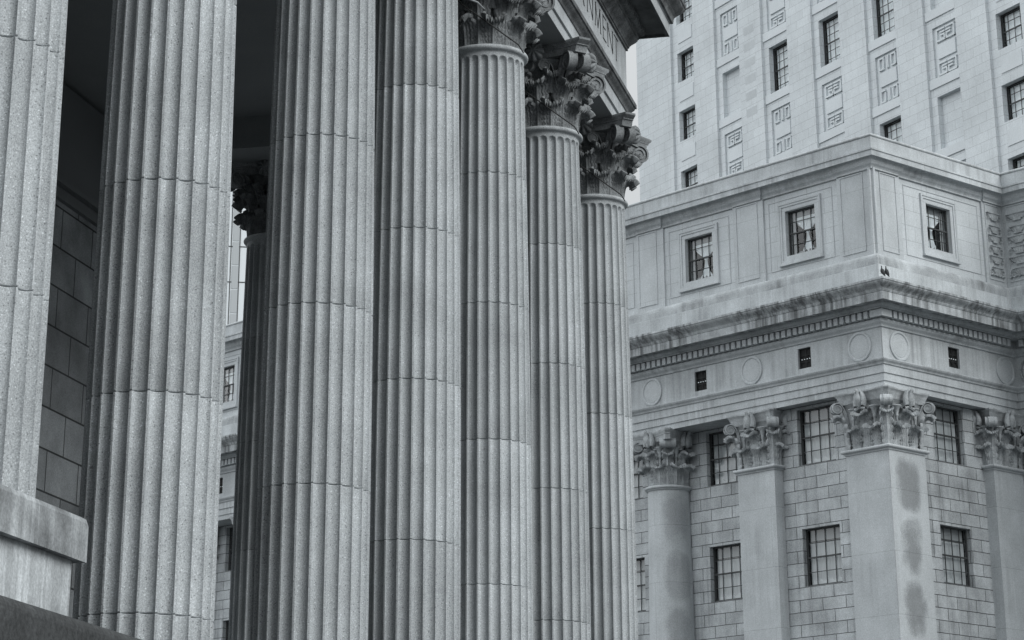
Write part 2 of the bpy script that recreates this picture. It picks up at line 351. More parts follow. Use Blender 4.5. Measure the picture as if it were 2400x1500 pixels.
def flower_mesh(r):
    mb = MB(); N = 64; rows = []
    for i in range(9):
        t = i / 8; row = []
        for j in range(N):
            a = 2 * math.pi * j / N; pet = .72 + .28 * abs(math.cos(a * 4)) ** .5
            rr = r * t * (pet if t > .35 else 1); y = r * (.42 * math.exp(-(t / .28) ** 2) + .38 * math.sin(math.pi * t) - .28 * t * (1 - abs(math.cos(a * 4)))) 
            row.append((rr * math.cos(a), y, rr * math.sin(a)))
        rows.append(row)
    rows.append([(p[0] * .9, -r * .5, p[2] * .9) for p in rows[-1]])
    mb.mesh(rows, True); return mb
def place(mbt, mb, M):
    b = len(mbt.v); mbt.v += [tuple(M @ Vector(p)) for p in mb.v]; mbt.f += [tuple(i + b for i in f) for f in mb.f]; mbt.uv += mb.uv
def outw(c, a, r, z, k=1.0, tilt=0):
    """matrix for a piece facing outward at angle a, at radius r and height z"""
    return Matrix.Translation(Vector(c)) @ Matrix.Rotation(a - math.pi / 2, 4, 'Z') @ Matrix.Translation((0, r, z)) @ Matrix.Rotation(tilt, 4, 'X') @ Matrix.Scale(k, 4)
# ------------------------------------------------------------------ PORTICO
phi = 0.2694413377
dP = Vector((math.sin(phi), math.cos(phi), 0)); nP = Vector((math.cos(phi), -math.sin(phi), 0)); C4 = Vector((-.05009, 34.59577, 0))
PF = Fr(C4, dP, nP)
TT = [-14.362, -9.866, -4.455, 0, 4.5, 9.012, 13.5]
ZJ = [13.80, 11.677, 9.512, 7.333, 5.123, 2.96, 1.36]
def rad(z):
    t = max((z - 9.5118) / 10, -.5); return .6776 - .0953 * t - .0895 * t * t + .0073 * t ** 3
NFL = 24; PH = R(-6)
def shaft_ring(z, top=None, shrink=0, jit=0):
    row = []; r = rad(z) - shrink; pitch = 2 * math.pi / NFL; D = .066
    offs = [-.5, -.435, -.42, -.375, -.29, -.15, 0, .15, .29, .375, .42, .435]
    for k in range(NFL):
        for o in offs:
            a = (k + o) * pitch + PH
            x = abs(o) / .435; d = 0
            if x < 1:
                q = 1 - x * x
                if top is not None:
                    zz = (z - (top - .16)) / .085
                    if zz > 0: q -= zz * zz
                d = D * math.sqrt(max(q, 0)) 
            rr = r - d + (random.uniform(-jit, jit) if jit else 0)
            row.append((rr * math.cos(a), rr * math.sin(a), z))
    return row
def drum(z1, z0, top=None):
    mb = MB(); rows = []
    zs = [(z0, .022, 0), (z0 + .006, .006, .002), (z0 + .014, 0, .001)]
    n = 5; hi = z1 - .014
    for i in range(1, n + 1): zs.append((z0 + .014 + (hi - z0 - .014) * i / n * (1 if top is None else .86), 0, 0))
    if top is not None:
        for d in (.20, .165, .15, .135, .12, .105, .09, .08, .07): zs.append((top - d, 0, 0))
        zs.append((z1, 0, 0)); zs.append((z1 + .001, .03, 0))
    else: zs += [(z1 - .006, .006, .002), (z1, .022, 0)]
    for z, sh, j in zs: rows.append([Vector(p) - Vector((0, 0, 0)) for p in shaft_ring(z, top, sh, j)])
    mb.mesh(rows, True); n = len(rows[0])
    mb.f.append(tuple(range(n))[::-1]); mb.uv += [(0, 0)] * n
    b = len(mb.v); mb.f.append(tuple(range(b - n, b))); mb.uv += [(0, 0)] * n
    return mb
ZA = 13.80; HC = 1.58; RT = .62
def make_column(full=True):
    root = empty('fluted_column', (0, 0, 0))
    def part(mb, name, mat, par=root, sm=True, ang=40):
        o = mb.build(name, mat, par, smooth=sm); 
        if sm: sharp(o, ang)
        return o
    for k in range(len(ZJ) - 1):
        part(drum(ZJ[k] - (.03 if k == 0 else 0), ZJ[k + 1], ZA - .03 if k == 0 else None), 'drum', MS, ang=28)
    a = MB(); pr = [(RT - .02, -.04)] + [(RT + .005, -.035), (RT + .012, -.02)] + [(RT + .03 + .045 * math.cos(R(t)), .03 + .045 * math.sin(R(t))) for t in range(-90, 91, 15)] + [(RT, .078), (.3, .08)]
    lathe(a, (0, 0, ZA), pr); part(a, 'astragal', MS)
    cap = empty('capital', (0, 0, 0)); cap.parent = root
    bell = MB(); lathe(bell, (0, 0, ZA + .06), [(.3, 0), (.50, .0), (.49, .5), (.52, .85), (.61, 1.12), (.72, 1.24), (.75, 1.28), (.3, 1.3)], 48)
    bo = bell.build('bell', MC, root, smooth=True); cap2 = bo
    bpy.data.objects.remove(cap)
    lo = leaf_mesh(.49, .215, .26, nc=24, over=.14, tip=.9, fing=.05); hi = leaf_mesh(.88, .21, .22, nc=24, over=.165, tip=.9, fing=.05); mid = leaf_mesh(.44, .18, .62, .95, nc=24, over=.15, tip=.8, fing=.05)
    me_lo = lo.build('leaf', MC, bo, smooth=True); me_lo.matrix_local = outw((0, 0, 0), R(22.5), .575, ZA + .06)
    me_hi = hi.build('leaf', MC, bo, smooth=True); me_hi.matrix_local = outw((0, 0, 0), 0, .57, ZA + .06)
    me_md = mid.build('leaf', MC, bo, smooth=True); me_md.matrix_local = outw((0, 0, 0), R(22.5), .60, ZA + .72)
    for k in range(1, 8):
        for src, a0, r_, z_ in ((me_lo, 22.5, .575, .06), (me_hi, 0, .57, .06), (me_md, 22.5, .60, .72)):
            c = src.copy(); S.collection.objects.link(c); c.parent = bo; c.matrix_local = outw((0, 0, 0), R(a0 + 45 * k), r_, ZA + z_)
    vm = volute_mesh(.19, .09, .66, .68); hm = volute_mesh(.12, .05, .56, .34)
    v0 = h0 = None
    for k in range(4):
        for s in (-1, 1):
            M_ = outw((0, 0, 0), R(45 + 90 * k + s * 7), .565, ZA + .74)
            if v0 is None: v0 = vm.build('volute', MC, bo, smooth=True); sharp(v0, 45); o = v0
            else: o = v0.copy(); S.collection.objects.link(o); o.parent = bo
            o.matrix_local = M_
            # helix: turned so that it rolls toward the middle of the face
            a = R(90 * k)
            M2 = Matrix.Rotation(a - math.pi / 2, 4, 'Z') @ Matrix.Translation((s * .36, .60, ZA + .78)) @ Matrix.Rotation(s * R(72), 4, 'Z')
            if h0 is None: h0 = hm.build('helix', MC, bo, smooth=True); sharp(h0, 45); o = h0
            else: o = h0.copy(); S.collection.objects.link(o); o.parent = bo
            o.matrix_local = M2
    ab = abacus_mesh(1.38, .80, ZA + 1.35, ZA + HC + .02, .12); part(ab, 'abacus', MC, ang=30)
    fm = flower_mesh(.20); f0 = None
    for k in range(4):
        if f0 is None: f0 = fm.build('fleuron', MC, root, smooth=True); o = f0
        else: o = f0.copy(); S.collection.objects.link(o); o.parent = root
        o.matrix_local = outw((0, 0, 0), R(90 * k), .90, ZA + 1.44)
    return root
def copy_tree(o, parent=None):
    c = o.copy(); S.collection.objects.link(c)
    if parent: c.parent = parent
    for ch in list(o.children): copy_tree(ch, c)
    return c
colp = make_column()
# netting wire across the lower half of the capital, a part of each column
def cpt(i, w_=0): return C4 + dP * TT[i] - nP * w_
LBL = ['leftmost fluted granite column, cut by the left edge above the stained coping wall',
       'second fluted granite column from the left, block wall and dark void on its left',
       'third fluted granite column from the left, just right of the narrow bright gap',
       'fourth fluted granite column from the left, its capital out of the photo',
       'fluted granite column with a leafy capital cut off by the top edge',
       'fluted granite column with whole dark leafy capital, second from the right of the row',
       'slimmest fluted granite column, right end of the row, capital against white sky']
ang = math.atan2(dP.y, dP.x)
columns = []
for i in range(7):
    c = colp if i == 0 else copy_tree(colp)
    c.location = cpt(i); c.rotation_euler = (0, 0, ang); columns.append(c)
    tag(c, LBL[i], 'column', 'fluted columns in the front row of the portico')
rc = copy_tree(colp); rc.location = C4 + dP * 14.74 - nP * 7.12; rc.rotation_euler = (0, 0, ang)
tag(rc, 'unlit black rear column with leafy capital, in the gap beside the second column', 'column')
for i, c in enumerate(columns):
    if i < 4: continue
    mb = MB()
    # column-local axes: x along the row, y towards the building
    pts = [(-.80, .42, ZA + .95), (-.86, .22, ZA + .72), (-.84, -.12, ZA + .45), (-.72, -.42, ZA + .22), (-.50, -.66, ZA + .06), (-.30, -.70, ZA - .02)]
    q = [Vector((p[0], p[1], p[2])) for p in pts]; fine = []
    for a_, b_ in zip(q, q[1:]):
        for t in range(4): fine.append(a_.lerp(b_, t / 4))
    tube(mb, fine + [q[-1]], .011)
    o = mb.build('netting_wire', MWi, None); o.parent = c
# entablature -------------------------------------------------------------
TE = 13.5
P0 = PF.p(-40, 0, 0); P1 = PF.p(TE, 0, 0); P2 = PF.p(TE, -10.6, 0)
path = [P0, P1, P2]; nrm = [nP, dP]
ent = empty('portico_entablature', PF.p(TE, 0, 15.38))
tag(ent, 'carved stone entablature over the portico capitals, with incised letters and a dark overhanging cornice', 'entablature')
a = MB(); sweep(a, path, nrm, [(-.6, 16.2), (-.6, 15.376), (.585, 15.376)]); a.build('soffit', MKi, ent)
a = MB(); sweep(a, path, nrm, [(.585, 15.38), (.60, 15.38), (.60, 15.60), (.64, 15.60), (.64, 15.86), (.645, 15.87)]); a.build('architrave', ME, ent)
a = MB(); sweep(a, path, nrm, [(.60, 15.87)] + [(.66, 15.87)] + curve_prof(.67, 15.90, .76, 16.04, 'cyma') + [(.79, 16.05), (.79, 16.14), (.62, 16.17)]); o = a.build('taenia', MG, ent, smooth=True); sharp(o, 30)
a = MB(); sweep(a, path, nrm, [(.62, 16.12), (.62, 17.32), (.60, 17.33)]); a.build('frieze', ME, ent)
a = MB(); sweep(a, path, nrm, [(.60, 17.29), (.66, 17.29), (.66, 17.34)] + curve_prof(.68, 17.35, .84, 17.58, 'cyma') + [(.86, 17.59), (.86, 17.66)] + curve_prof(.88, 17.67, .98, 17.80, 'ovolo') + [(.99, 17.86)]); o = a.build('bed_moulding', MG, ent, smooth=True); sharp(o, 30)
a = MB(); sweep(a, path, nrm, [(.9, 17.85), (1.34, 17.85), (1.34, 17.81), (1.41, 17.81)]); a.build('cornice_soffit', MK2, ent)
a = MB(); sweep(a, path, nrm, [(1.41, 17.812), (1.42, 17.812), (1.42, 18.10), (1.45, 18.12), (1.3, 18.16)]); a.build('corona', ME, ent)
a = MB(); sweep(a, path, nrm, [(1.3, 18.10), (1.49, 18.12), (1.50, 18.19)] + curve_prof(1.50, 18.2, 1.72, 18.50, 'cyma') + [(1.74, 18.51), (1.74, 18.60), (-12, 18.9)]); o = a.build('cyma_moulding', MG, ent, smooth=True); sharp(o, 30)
# egg-and-dart bosses under the corona
a = MB()
for k in range(90):
    c0 = PF.p(TE + .9 - k * .16, .95, 17.78); b = len(a.v)
    rows = []
    for i_ in range(5):
        t = -90 + 45 * i_; rows.append([(c0 + dP * (.055 * math.cos(R(t)) * math.cos(R(q))) + nP * (.05 * math.cos(R(t)) * math.sin(R(q))) + Vector((0, 0, .07 * math.sin(R(t))))) for q in range(0, 360, 45)])
    a.mesh(rows, True)
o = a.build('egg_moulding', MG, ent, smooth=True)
# inner ceiling
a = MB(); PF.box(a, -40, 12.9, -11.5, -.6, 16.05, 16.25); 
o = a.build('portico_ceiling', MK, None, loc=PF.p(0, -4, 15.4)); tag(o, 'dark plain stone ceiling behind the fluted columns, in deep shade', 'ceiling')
# lettering

GL = {'N': [[(0, 0), (0, 1)], [(0, 1), (1, 0)], [(1, 0), (1, 1)]], 'M': [[(.05, 0), (.12, 1)], [(.12, 1), (.5, .05)], [(.5, .05), (.88, 1)], [(.88, 1), (.95, 0)]],
      'E': [[(.1, 0), (.1, 1)], [(.1, 1), (1, 1)], [(.1, .52), (.8, .52)], [(.1, 0), (1, 0)]], 'T': [[(.5, 0), (.5, 1)], [(0, 1), (1, 1)]],
      'R': [[(.1, 0), (.1, 1)], [(.1, 1), (.7, .97), (.9, .78), (.7, .56), (.1, .5)], [(.5, .5), (1, 0)]], 'V': [[(0, 1), (.5, 0)], [(.5, 0), (1, 1)]],
      'O': [[(.5 + .5 * math.cos(R(t)), .5 + .5 * math.sin(R(t))) for t in range(0, 361, 24)]], 'G': [[(.5 + .5 * math.cos(R(t)), .5 + .5 * math.sin(R(t))) for t in range(40, 331, 24)] + [(.95, .42), (.6, .42)]]}
SF = {'N': [(0, 1), (1, 1), (0, 0)], 'M': [(.05, 0), (.95, 0), (.12, 1), (.88, 1)], 'E': [(.1, 0), (.1, 1)], 'T': [(.5, 0)], 'R': [(.1, 0), (.1, 1), (1, 0)], 'V': [(0, 1), (1, 1)]}
for ch, ta, tb in (('G', 6.55, 7.1), ('O', 7.3, 7.85), ('V', 8.0, 8.55), ('E', 8.7, 9.08), ('R', 9.3, 9.78), ('N', 10.1, 10.62), ('M', 10.84, 11.42), ('E', 11.62, 11.97), ('N', 12.14, 12.64), ('T', 12.8, 13.24)):
    mb = MB(); W_, H_ = tb - ta, .48; k = 0
    def q_(a, b, hw):
        global k
        k += 1; d = (b - a); l = d.length or 1; nx, nz = -d.y / l * hw, d.x / l * hw; o = .6235 + .0006 * k
        mb.face([PF.p(a.x + nx, o, a.y + nz), PF.p(a.x - nx, o, a.y - nz), PF.p(b.x - nx, o, b.y - nz), PF.p(b.x + nx, o, b.y + nz)])
    for st in GL[ch]:
        for (x0, y0), (x1, y1) in zip(st, st[1:]):
            thin = (ch in 'NM' and x0 == x1) or (ch == 'N' and x0 == 0 and x1 == 0)
            q_(Vector((ta + x0 * W_, 16.70 + y0 * H_)), Vector((ta + x1 * W_, 16.70 + y1 * H_)), .016 if abs(x0 - x1) > .3 and y0 == y1 else .026)
    for x, y in SF.get(ch, []): q_(Vector((ta + x * W_ - .055, 16.70 + y * H_)), Vector((ta + x * W_ + .055, 16.70 + y * H_)), .010)
    mb.build('letter', MLt, ent)
# rear wall of the portico with its end pilaster -----------------------------
pw = empty('portico_wall', PF.p(5, -10.3, 1.36)); tag(pw, 'dark coursed block wall at the back of the portico, seen between the two leftmost columns', 'wall')
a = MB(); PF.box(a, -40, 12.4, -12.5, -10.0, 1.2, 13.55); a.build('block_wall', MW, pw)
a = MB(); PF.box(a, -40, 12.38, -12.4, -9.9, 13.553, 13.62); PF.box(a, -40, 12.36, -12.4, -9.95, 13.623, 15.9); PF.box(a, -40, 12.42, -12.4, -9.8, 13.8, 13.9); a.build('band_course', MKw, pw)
a = MB(); PF.box(a, -21.5, -20.3, -10.05, -1.2, 1.2, 15.9); a.build('light_blocking_wall', MW, pw)  # unseen wall added to keep light out of the portico interior
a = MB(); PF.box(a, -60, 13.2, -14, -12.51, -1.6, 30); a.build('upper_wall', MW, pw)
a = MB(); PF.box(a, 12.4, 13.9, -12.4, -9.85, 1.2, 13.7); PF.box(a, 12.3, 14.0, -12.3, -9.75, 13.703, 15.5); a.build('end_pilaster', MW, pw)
# podium, steps, coping wall and ledge -------------------------------------
a = MB()
PF.box(a, -42, 16.2, -12.4, 1.35, -1.6, 1.02)
for t in TT: PF.box(a, t - .95, t + .95, -.95, .95, 1.02, 1.2)
PF.box(a, 13.75, 15.7, -8.1, -6.2, 1.02, 1.2)
o = a.build('portico_floor', MPv, None, loc=PF.p(0, 0, 1)); o['kind'] = 'structure'
a = MB()
for t in TT + [None]:
    c0 = PF.p(13.5, -6.75, 1.2) if t is None else PF.p(t, 0, 1.2)
    lathe(a, c0, [(.93, 0), (.96, .05), (.93, .10), (.84, .11), (.80, .13), (.84, .15), (.80, .17), (.70, .18)], 32)
k0 = 0
a = MB()
for i in range(14):
    PF.box(a, -13.9, 15, 1.35 + .3 * i, 1.65 + .3 * i, -1.6, .84 - .18 * i if .84 - .18 * i > -1.5 else -1.45)
o = a.build('steps', MPv, None, loc=PF.p(0, 3, -1)); o['kind'] = 'structure'
a = MB()
def rbox(mb, fr, u0, u1, o0, o1, z0, z1, c=.04):
    prof = [(o1, z0), (o1, z1 - c), (o1 - c * .3, z1 - c * .3), (o1 - c, z1), (o0, z1), (o0, z0)]
    n = len(prof)
    us = [(u0, 1), (u1 - c * 1.4, 1), (u1 - c * .4, .997), (u1, .985)]
    rows = []
    for u, k in us:
        dz = (1 - k) * 1.2
        rows.append([fr.p(u, o_ - (.03 if (o_ == o1 and k < .97) else 0), z_ - (dz if z_ > z0 else 0)) for o_, z_ in prof])
    mb.mesh(rows, True); b = len(mb.v); mb.f.append(tuple(range(b - n, b))); mb.uv += [(0, 0)] * n
cw = empty('coping_wall', PF.p(-17, 1.6, -1.6)); tag(cw, 'stained pale stone wall with a thick chipped coping, at the bottom left corner', 'wall')
a = MB(); rbox(a, PF, -26, -16.13, 1.36, 2.0, 2.60, 2.93, .05); a.build('coping', MP, cw)
a = MB(); PF.box(a, -26, -16.24, 1.42, 1.93, -1.6, 2.60); a.build('block', MP, cw)
a = MB(); pr_ = []
for i in range(7):
    t = R(15 * i); pr_.append((3.42 + .08 * math.cos(t), 1.672 + .08 * math.sin(t)))
sweep(a, [PF.p(-27, 0, 0), PF.p(-14, 0, 0)], [nP], [(3.5, -1.6)] + pr_ + [(2.6, 1.752), (2.6, -1.6)])
PF.box(a, -14.02, -14.0, 2.6, 3.5, -1.6, 1.66)
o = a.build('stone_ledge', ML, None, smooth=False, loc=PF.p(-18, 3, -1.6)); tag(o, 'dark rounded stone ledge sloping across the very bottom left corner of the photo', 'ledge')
# ground -------------------------------------------------------------------
a = MB(); a.face([(-900, -200, -1.6), (900, -200, -1.6), (900, 1500, -1.6), (-900, 1500, -1.6)]); o = a.build('ground', MPv); o['kind'] = 'structure'
# ------------------------------------------------------------------ LOWER COURTHOUSE (classical block)
th = 0.8800931809534338
dL = Vector((-math.cos(th), math.sin(th), 0)); dR = Vector((math.sin(th), math.cos(th), 0)); nL = -dR; nR = -dL
CB = Vector((13.24725651, 68.73507252, 0)); RL = 6.05
LF = Fr(CB, dL, nL); RF = Fr(CB, dR, nR); CI = CB + dR * RL; TF = Fr(CI, -dL, nL)   # third face runs to the right
bld = empty('courthouse_building', CB + Vector((0, 0, -1.6)))
tag(bld, 'pale granite classical courthouse block with corner pier, leafy capitals, cornice and curtained attic windows', 'building')
bpath = [CB + dL * 48, CB, CI, CI - dL * 16]; bn = [nL, nR, nL]
WOC, WOP = -.9, -.36                # wall planes: colonnade, between the piers
WZ = [13.05, 9.62, 6.19, 2.76]; WH = 1.62
def whole(uc, w_=1.42, zs=WZ[:3]): return [(uc - w_ / 2, uc + w_ / 2, z, z + WH) for z in zs]
def window(fr, uc, z0, w_, h, o, par, style, nx=4, nz=4, dep=.26):
    """double hung sash set 0.28 back from plane o; children: pane, curtain"""
    mb = MB(); u0, u1, z1 = uc - w_ / 2, uc + w_ / 2, z0 + h; s = .042; b = o - dep
    for (a_, c_, d_, e_) in ((u0, u0 + s, z0, z1), (u1 - s, u1, z0, z1), (u0 + s, u1 - s, z0, z0 + s * 1.3), (u0 + s, u1 - s, z1 - s, z1)):
        fr.box(mb, a_, c_, b - .06, b, d_, e_)
    zm = z0 + h * .5
    fr.box(mb, u0 + s, u1 - s, b - .045, b + .012, zm - .02, zm + .02)
    for i in range(1, nx):
        u = u0 + w_ * i / nx; fr.box(mb, u - .0075, u + .0075, b - .03, b - .004, z0 + s * 1.3, zm - .02); fr.box(mb, u - .0075, u + .0075, b - .03, b - .004, zm + .02, z1 - s)
    for i in range(1, nz):
        z = z0 + h * i / nz
        if abs(z - zm) > .05: fr.box(mb, u0 + s, u1 - s, b - .033, b - .001, z - .0075, z + .0075)
    wo = mb.build('window', MF, par)
    g = MB(); g.face([fr.p(u0 + s, b - .04, z0 + s), fr.p(u1 - s, b - .04, z0 + s), fr.p(u1 - s, b - .04, z1 - s), fr.p(u0 + s, b - .04, z1 - s)]); g.build('pane', MGl, wo)
    r_ = MB(); d = 1.3
    r_.face([fr.p(u0 - .3, b - d, z0 - .3), fr.p(u1 + .3, b - d, z0 - .3), fr.p(u1 + .3, b - d, z1 + .3), fr.p(u0 - .3, b - d, z1 + .3)])
    for q in (((u0 - .3, b - d), (u0 - .001, b - .07)), ((u1 + .3, b - d), (u1 + .001, b - .07))):
        (ua, oa), (ub, ob) = q; r_.face([fr.p(ua, oa, z0 - .3), fr.p(ub, ob, z0 - .001), fr.p(ub, ob, z1 + .001), fr.p(ua, oa, z1 + .3)])
    for za, zb in ((z0 - .3, z0 - .001), (z1 + .3, z1 + .001)): r_.face([fr.p(u0 - .3, b - d, za), fr.p(u1 + .3, b - d, za), fr.p(u1 + .001, b - .07, zb), fr.p(u0 - .001, b - .07, zb)])
    r_.build('dark_interior', MI, wo)
    cu = MB(); N = 40; rnd = random.Random(int(uc * 100 + z0 * 10 + w_ * 7)); ph = rnd.uniform(0, 6)
    def sheet(ua, ub, zt, zbf, oc=.13, amp=.018, fold=19, na=None):
        rows = []
        for i in range(2 if na is None else na + 1):
            row = []
            for j in range(N + 1):
                t = j / N; zb = zbf(t); v = i / (1 if na is None else na); z = zt + (zb - zt) * v
                lo, hi = ua, ub
                row.append(fr.p(lo + (hi - lo) * t, b - oc + amp * math.sin(fold * t * math.pi + ph) * (.5 + .5 * v), z))
            rows.append(row)
        cu.mesh(rows)
    if style == 'tie':
        rows = []; zt = z0 + h * .80; zk = z0 + h * .48
        for i in range(25):
            v = i / 24; z = zt + (z0 + .10 * h - zt) * v; f_ = (z - zk)
            hw = .045 + (.43 * w_) * (abs(f_ / (zt - zk)) ** 1.15 if f_ > 0 else .62 * abs(f_ / (zk - z0)) ** 1.9)
            rows.append([fr.p(uc - .03 + hw * (-1 + 2 * j / N), b - .16 + .012 * math.sin(j * 1.25 + ph), z + (.035 * math.sin(j * .55 + ph) if i > 21 else 0)) for j in range(N + 1)])
        cu.mesh(rows); sheet(u0 + .1, u1 - .06, z0 + h * .86, lambda t: z0 + h * .76, .14, .012, 31)
        bl = MB(); bl.face([fr.p(u1 - .22, b - .12, z0 + .06), fr.p(u1 - .07, b - .12, z0 + .06), fr.p(u1 - .07, b - .12, z1 - .08), fr.p(u1 - .22, b - .12, z1 - .08)])
        bl.face([fr.p(u0 + .05, b - .135, z0 + h * .865), fr.p(u1 - .06, b - .135, z0 + h * .865), fr.p(u1 - .06, b - .135, z1), fr.p(u0 + .05, b - .135, z1)])
        bl.face([fr.p(u0 + .05, b - .20, z0 + .03), fr.p(u1 - .06, b - .20, z0 + .03), fr.p(u1 - .06, b - .20, z0 + .17), fr.p(u0 + .05, b - .20, z0 + .17)])
        bl.build('blind', MBl, wo)
    else:
        k1, k2, k3 = rnd.uniform(.03, .12), rnd.uniform(2, 5), rnd.uniform(0, 6)
        top = z0 + h * (.76 if style == 'sheer' else .97)
        if rnd.random() < .35 and style == 'full':
            kk = rnd.uniform(.45, .7); sheet(u0 + .04, u1 - .05, top, lambda t: z0 + .1 + max(0, (t - kk)) * h * 1.0, .12, .02, 21, 6)
        else: sheet(u0 + .04, u1 - .05, top, lambda t: z0 + .05 + (k1 if style == 'full' else 0) * (1 + math.sin(k2 * t * 3 + k3)), .12, .022, 15 + int(rnd.random() * 8), 6)
        if style == 'sheer':
            # bunched hem lying on the sill
            rows = []
            for i in range(9):
                a_ = math.pi * i / 8
                rows.append([fr.p(u0 + .1 + (w_ - .25) * j / N, b - .12 + .05 * math.cos(a_), z0 + .06 + (.12 + .03 * math.sin(j * .5 + k3) + .015 * math.sin(j * 1.3)) * math.sin(a_)) for j in range(N + 1)])
            cu.mesh(rows)
            bl = MB(); bl.face([fr.p(u0 + .05, b - .135, z0 + h * .77), fr.p(u1 - .05, b - .135, z0 + h * .77), fr.p(u1 - .05, b - .135, z1), fr.p(u0 + .05, b - .135, z1)])
            bl.build('blind', MBl, wo)
            rl = MB(); fr.box(rl, u0 + .12, u1 - .08, b - .11, b - .09, z0 + h * .775, z0 + h * .79); rl.build('curtain_rail', MF, wo)
    cu.build('curtain', MCs if style == 'sheer' else MCu, wo, smooth=True)
    return wo
# main walls with openings
wl = MB()
hA = whole(2.95); hC = [h for k in range(1, 9) for h in whole(7.15 + 4.2 * (k - 1))]
LF.wall(wl, .4, 4.95, -1.6, 14.9, WOP, hA, .26)
LF.wall(wl, 4.96, 48, -1.6, 14.9, WOC, hC, .26)
hR = whole(3.16, 1.36); RF.wall(wl, .4, RL + .3, -1.6, 14.9, WOP, hR, .26)
hT = []; TF.wall(wl, -.3, 16, -1.6, 14.9, WOP, hT, .26)
wl.build('wall', MA, bld)
for z in WZ[:3]:
    window(LF, 2.95, z, 1.42, WH, WOP, bld, 'sheer', dep=.15); window(RF, 3.16, z, 1.36, WH, WOP, bld, 'sheer', dep=.15)
for k in range(1, 9):
    for z in WZ[:3]: window(LF, 7.15 + 4.2 * (k - 1), z, 1.42, WH, WOC, bld, 'sheer', dep=.15)
# piers and columns
def pier(fr, u0, u1, back, mat, stain=None):
    mb = MB(); fr.box(mb, u0, u1, back, 0, -1.6, 13.03); return mb.build('pier', mat, bld)
cp_ = MB(); LF.box(cp_, 0, 1.56, -1.5, 0, -1.6, 13.03, 'b'); 
cpo = cp_.build('corner_pier', MO2, bld)
# the right face of the corner pier carries the dark patches: its own skin 3 mm proud
sk = MB(); sk.face([RF.p(.004, .003, -1.6), RF.p(1.57, .003, -1.6), RF.p(1.57, .003, 13.02), RF.p(.004, .003, 13.02)], [(.004, -1.6), (1.57, -1.6), (1.57, 13.02), (.004, 13.02)])
sk.build('weathered_face', MO1, cpo)
RF.box(x := MB(), 1.5, 1.569, -1.2, -.002, -1.6, 13.02); x.build('pier_return', MO2, cpo)
p2 = pier(LF, 4.30, 5.75, -1.0, MO2); p3 = pier(RF, 4.66, RL - .003, -.5, MO2); 
x = MB(); TF.box(x, 0.003, 1.2, -.5, -.003, -1.6, 13.03); p4 = x.build('pier', MO2, bld)
def neck(par, fr, u0, u1, o0):
    pts = [fr.p(u0, o0, 0), fr.p(u0, 0, 0), fr.p(u1, 0, 0), fr.p(u1, o0, 0)]
    mb = MB(); pr = [(-.02, 13.0), (.03, 13.0), (.035, 13.03), (.06, 13.05)] + [(.06 + .05 * math.cos(R(t)), 13.10 + .05 * math.sin(R(t))) for t in range(-90, 91, 22)] + [(-.02, 13.16)]
    sweep(mb, pts, [-fr.d, fr.n, fr.d], pr); o = mb.build('necking', MO2, par, smooth=True); sharp(o, 40)
neck(p2, LF, 4.30, 5.75, -.9); 
mb = MB(); pr = [(-.02, 13.0), (.03, 13.0), (.035, 13.03), (.06, 13.05)] + [(.06 + .05 * math.cos(R(t)), 13.10 + .05 * math.sin(R(t))) for t in range(-90, 91, 22)] + [(-.02, 13.16)]
sweep(mb, [CB + dL * 1.56 - nL * .36, CB + dL * 1.56, CB, CB + dR * 1.57, CB + dR * 1.57 - nR * .36], [dL, nL, nR, dR], pr); o = mb.build('necking', MO2, cpo, smooth=True); sharp(o, 40)
mb = MB(); sweep(mb, [RF.p(4.66, -.36, 0), RF.p(4.66, 0, 0), CI, TF.p(1.2, 0, 0), TF.p(1.2, -.36, 0)], [-dR, nR, nL, -dL], pr); o = mb.build('necking', MO2, p3, smooth=True); sharp(o, 40)
# carved capitals, shared pieces
def eagle():
    mb = MB(); N = 12
    def blob(prof, c):
        g = [[(c[0] + rx * math.cos(2 * math.pi * j / N), c[1] + dy + ry * math.sin(2 * math.pi * j / N), c[2] + z) for j in range(N)] for z, rx, ry, dy in prof]; mb.mesh(g, True)
    blob([(-.22, .03, .03, 0), (-.16, .07, .06, .01), (-.05, .10, .09, .03), (.06, .10, .09, .05), (.14, .06, .06, .06), (.18, .055, .055, .08), (.23, .06, .06, .10), (.27, .045, .05, .11), (.30, .01, .01, .11)], (0, .06, 0))
    mb.face([(-.02, .2, .22), (.02, .2, .22), (0, .28, .17)]); mb.face([(-.02, .2, .22), (0, .28, .17), (0, .2, .25)]); mb.face([(.02, .2, .22), (0, .2, .25), (0, .28, .17)])
    for s in (-1, 1):
        rows = []
        for i in range(9):
            t = i / 8; x0 = .07 + .13 * math.sin(t * 2.2); zz = .26 - .46 * t
            rows.append([(s * (.06 + (x0 - .04) * (j / 6)), .06 + .05 * math.sin(j / 6 * 3.1) + .015 * (i % 2), zz + .03 * math.sin(j / 6 * 3.14) ) for j in range(7)] + [(s * (.06 + (x0 - .04) * (j / 6)), .0, zz) for j in range(6, -1, -1)])
        mb.mesh(rows, True)
    return mb
LFl = leaf_mesh(.55, .235, .10, .95, 1.0, ns=30, nc=20, th=.03, over=.19, fing=.02); LFh = leaf_mesh(.96, .235, .14, .95, 1.0, ns=34, nc=20, th=.03, over=.20, fing=.02); LFc = leaf_mesh(.96, .20, .22, .95, 1.0, ns=34, nc=20, th=.03, over=.20, fing=.02); VB = volute_mesh(.16, .09, .62, .46, 2.0, 50); HB = volute_mesh(.09, .05, .40, .26, 1.6, 36); EG = eagle()
CUPm = MB(); lathe(CUPm, (0, 0, 0), [(.035, 0), (.04, .3), (.055, .32), (.055, .36), (.05, .38), (.09, .52), (.16, .60), (.15, .62)], 12)
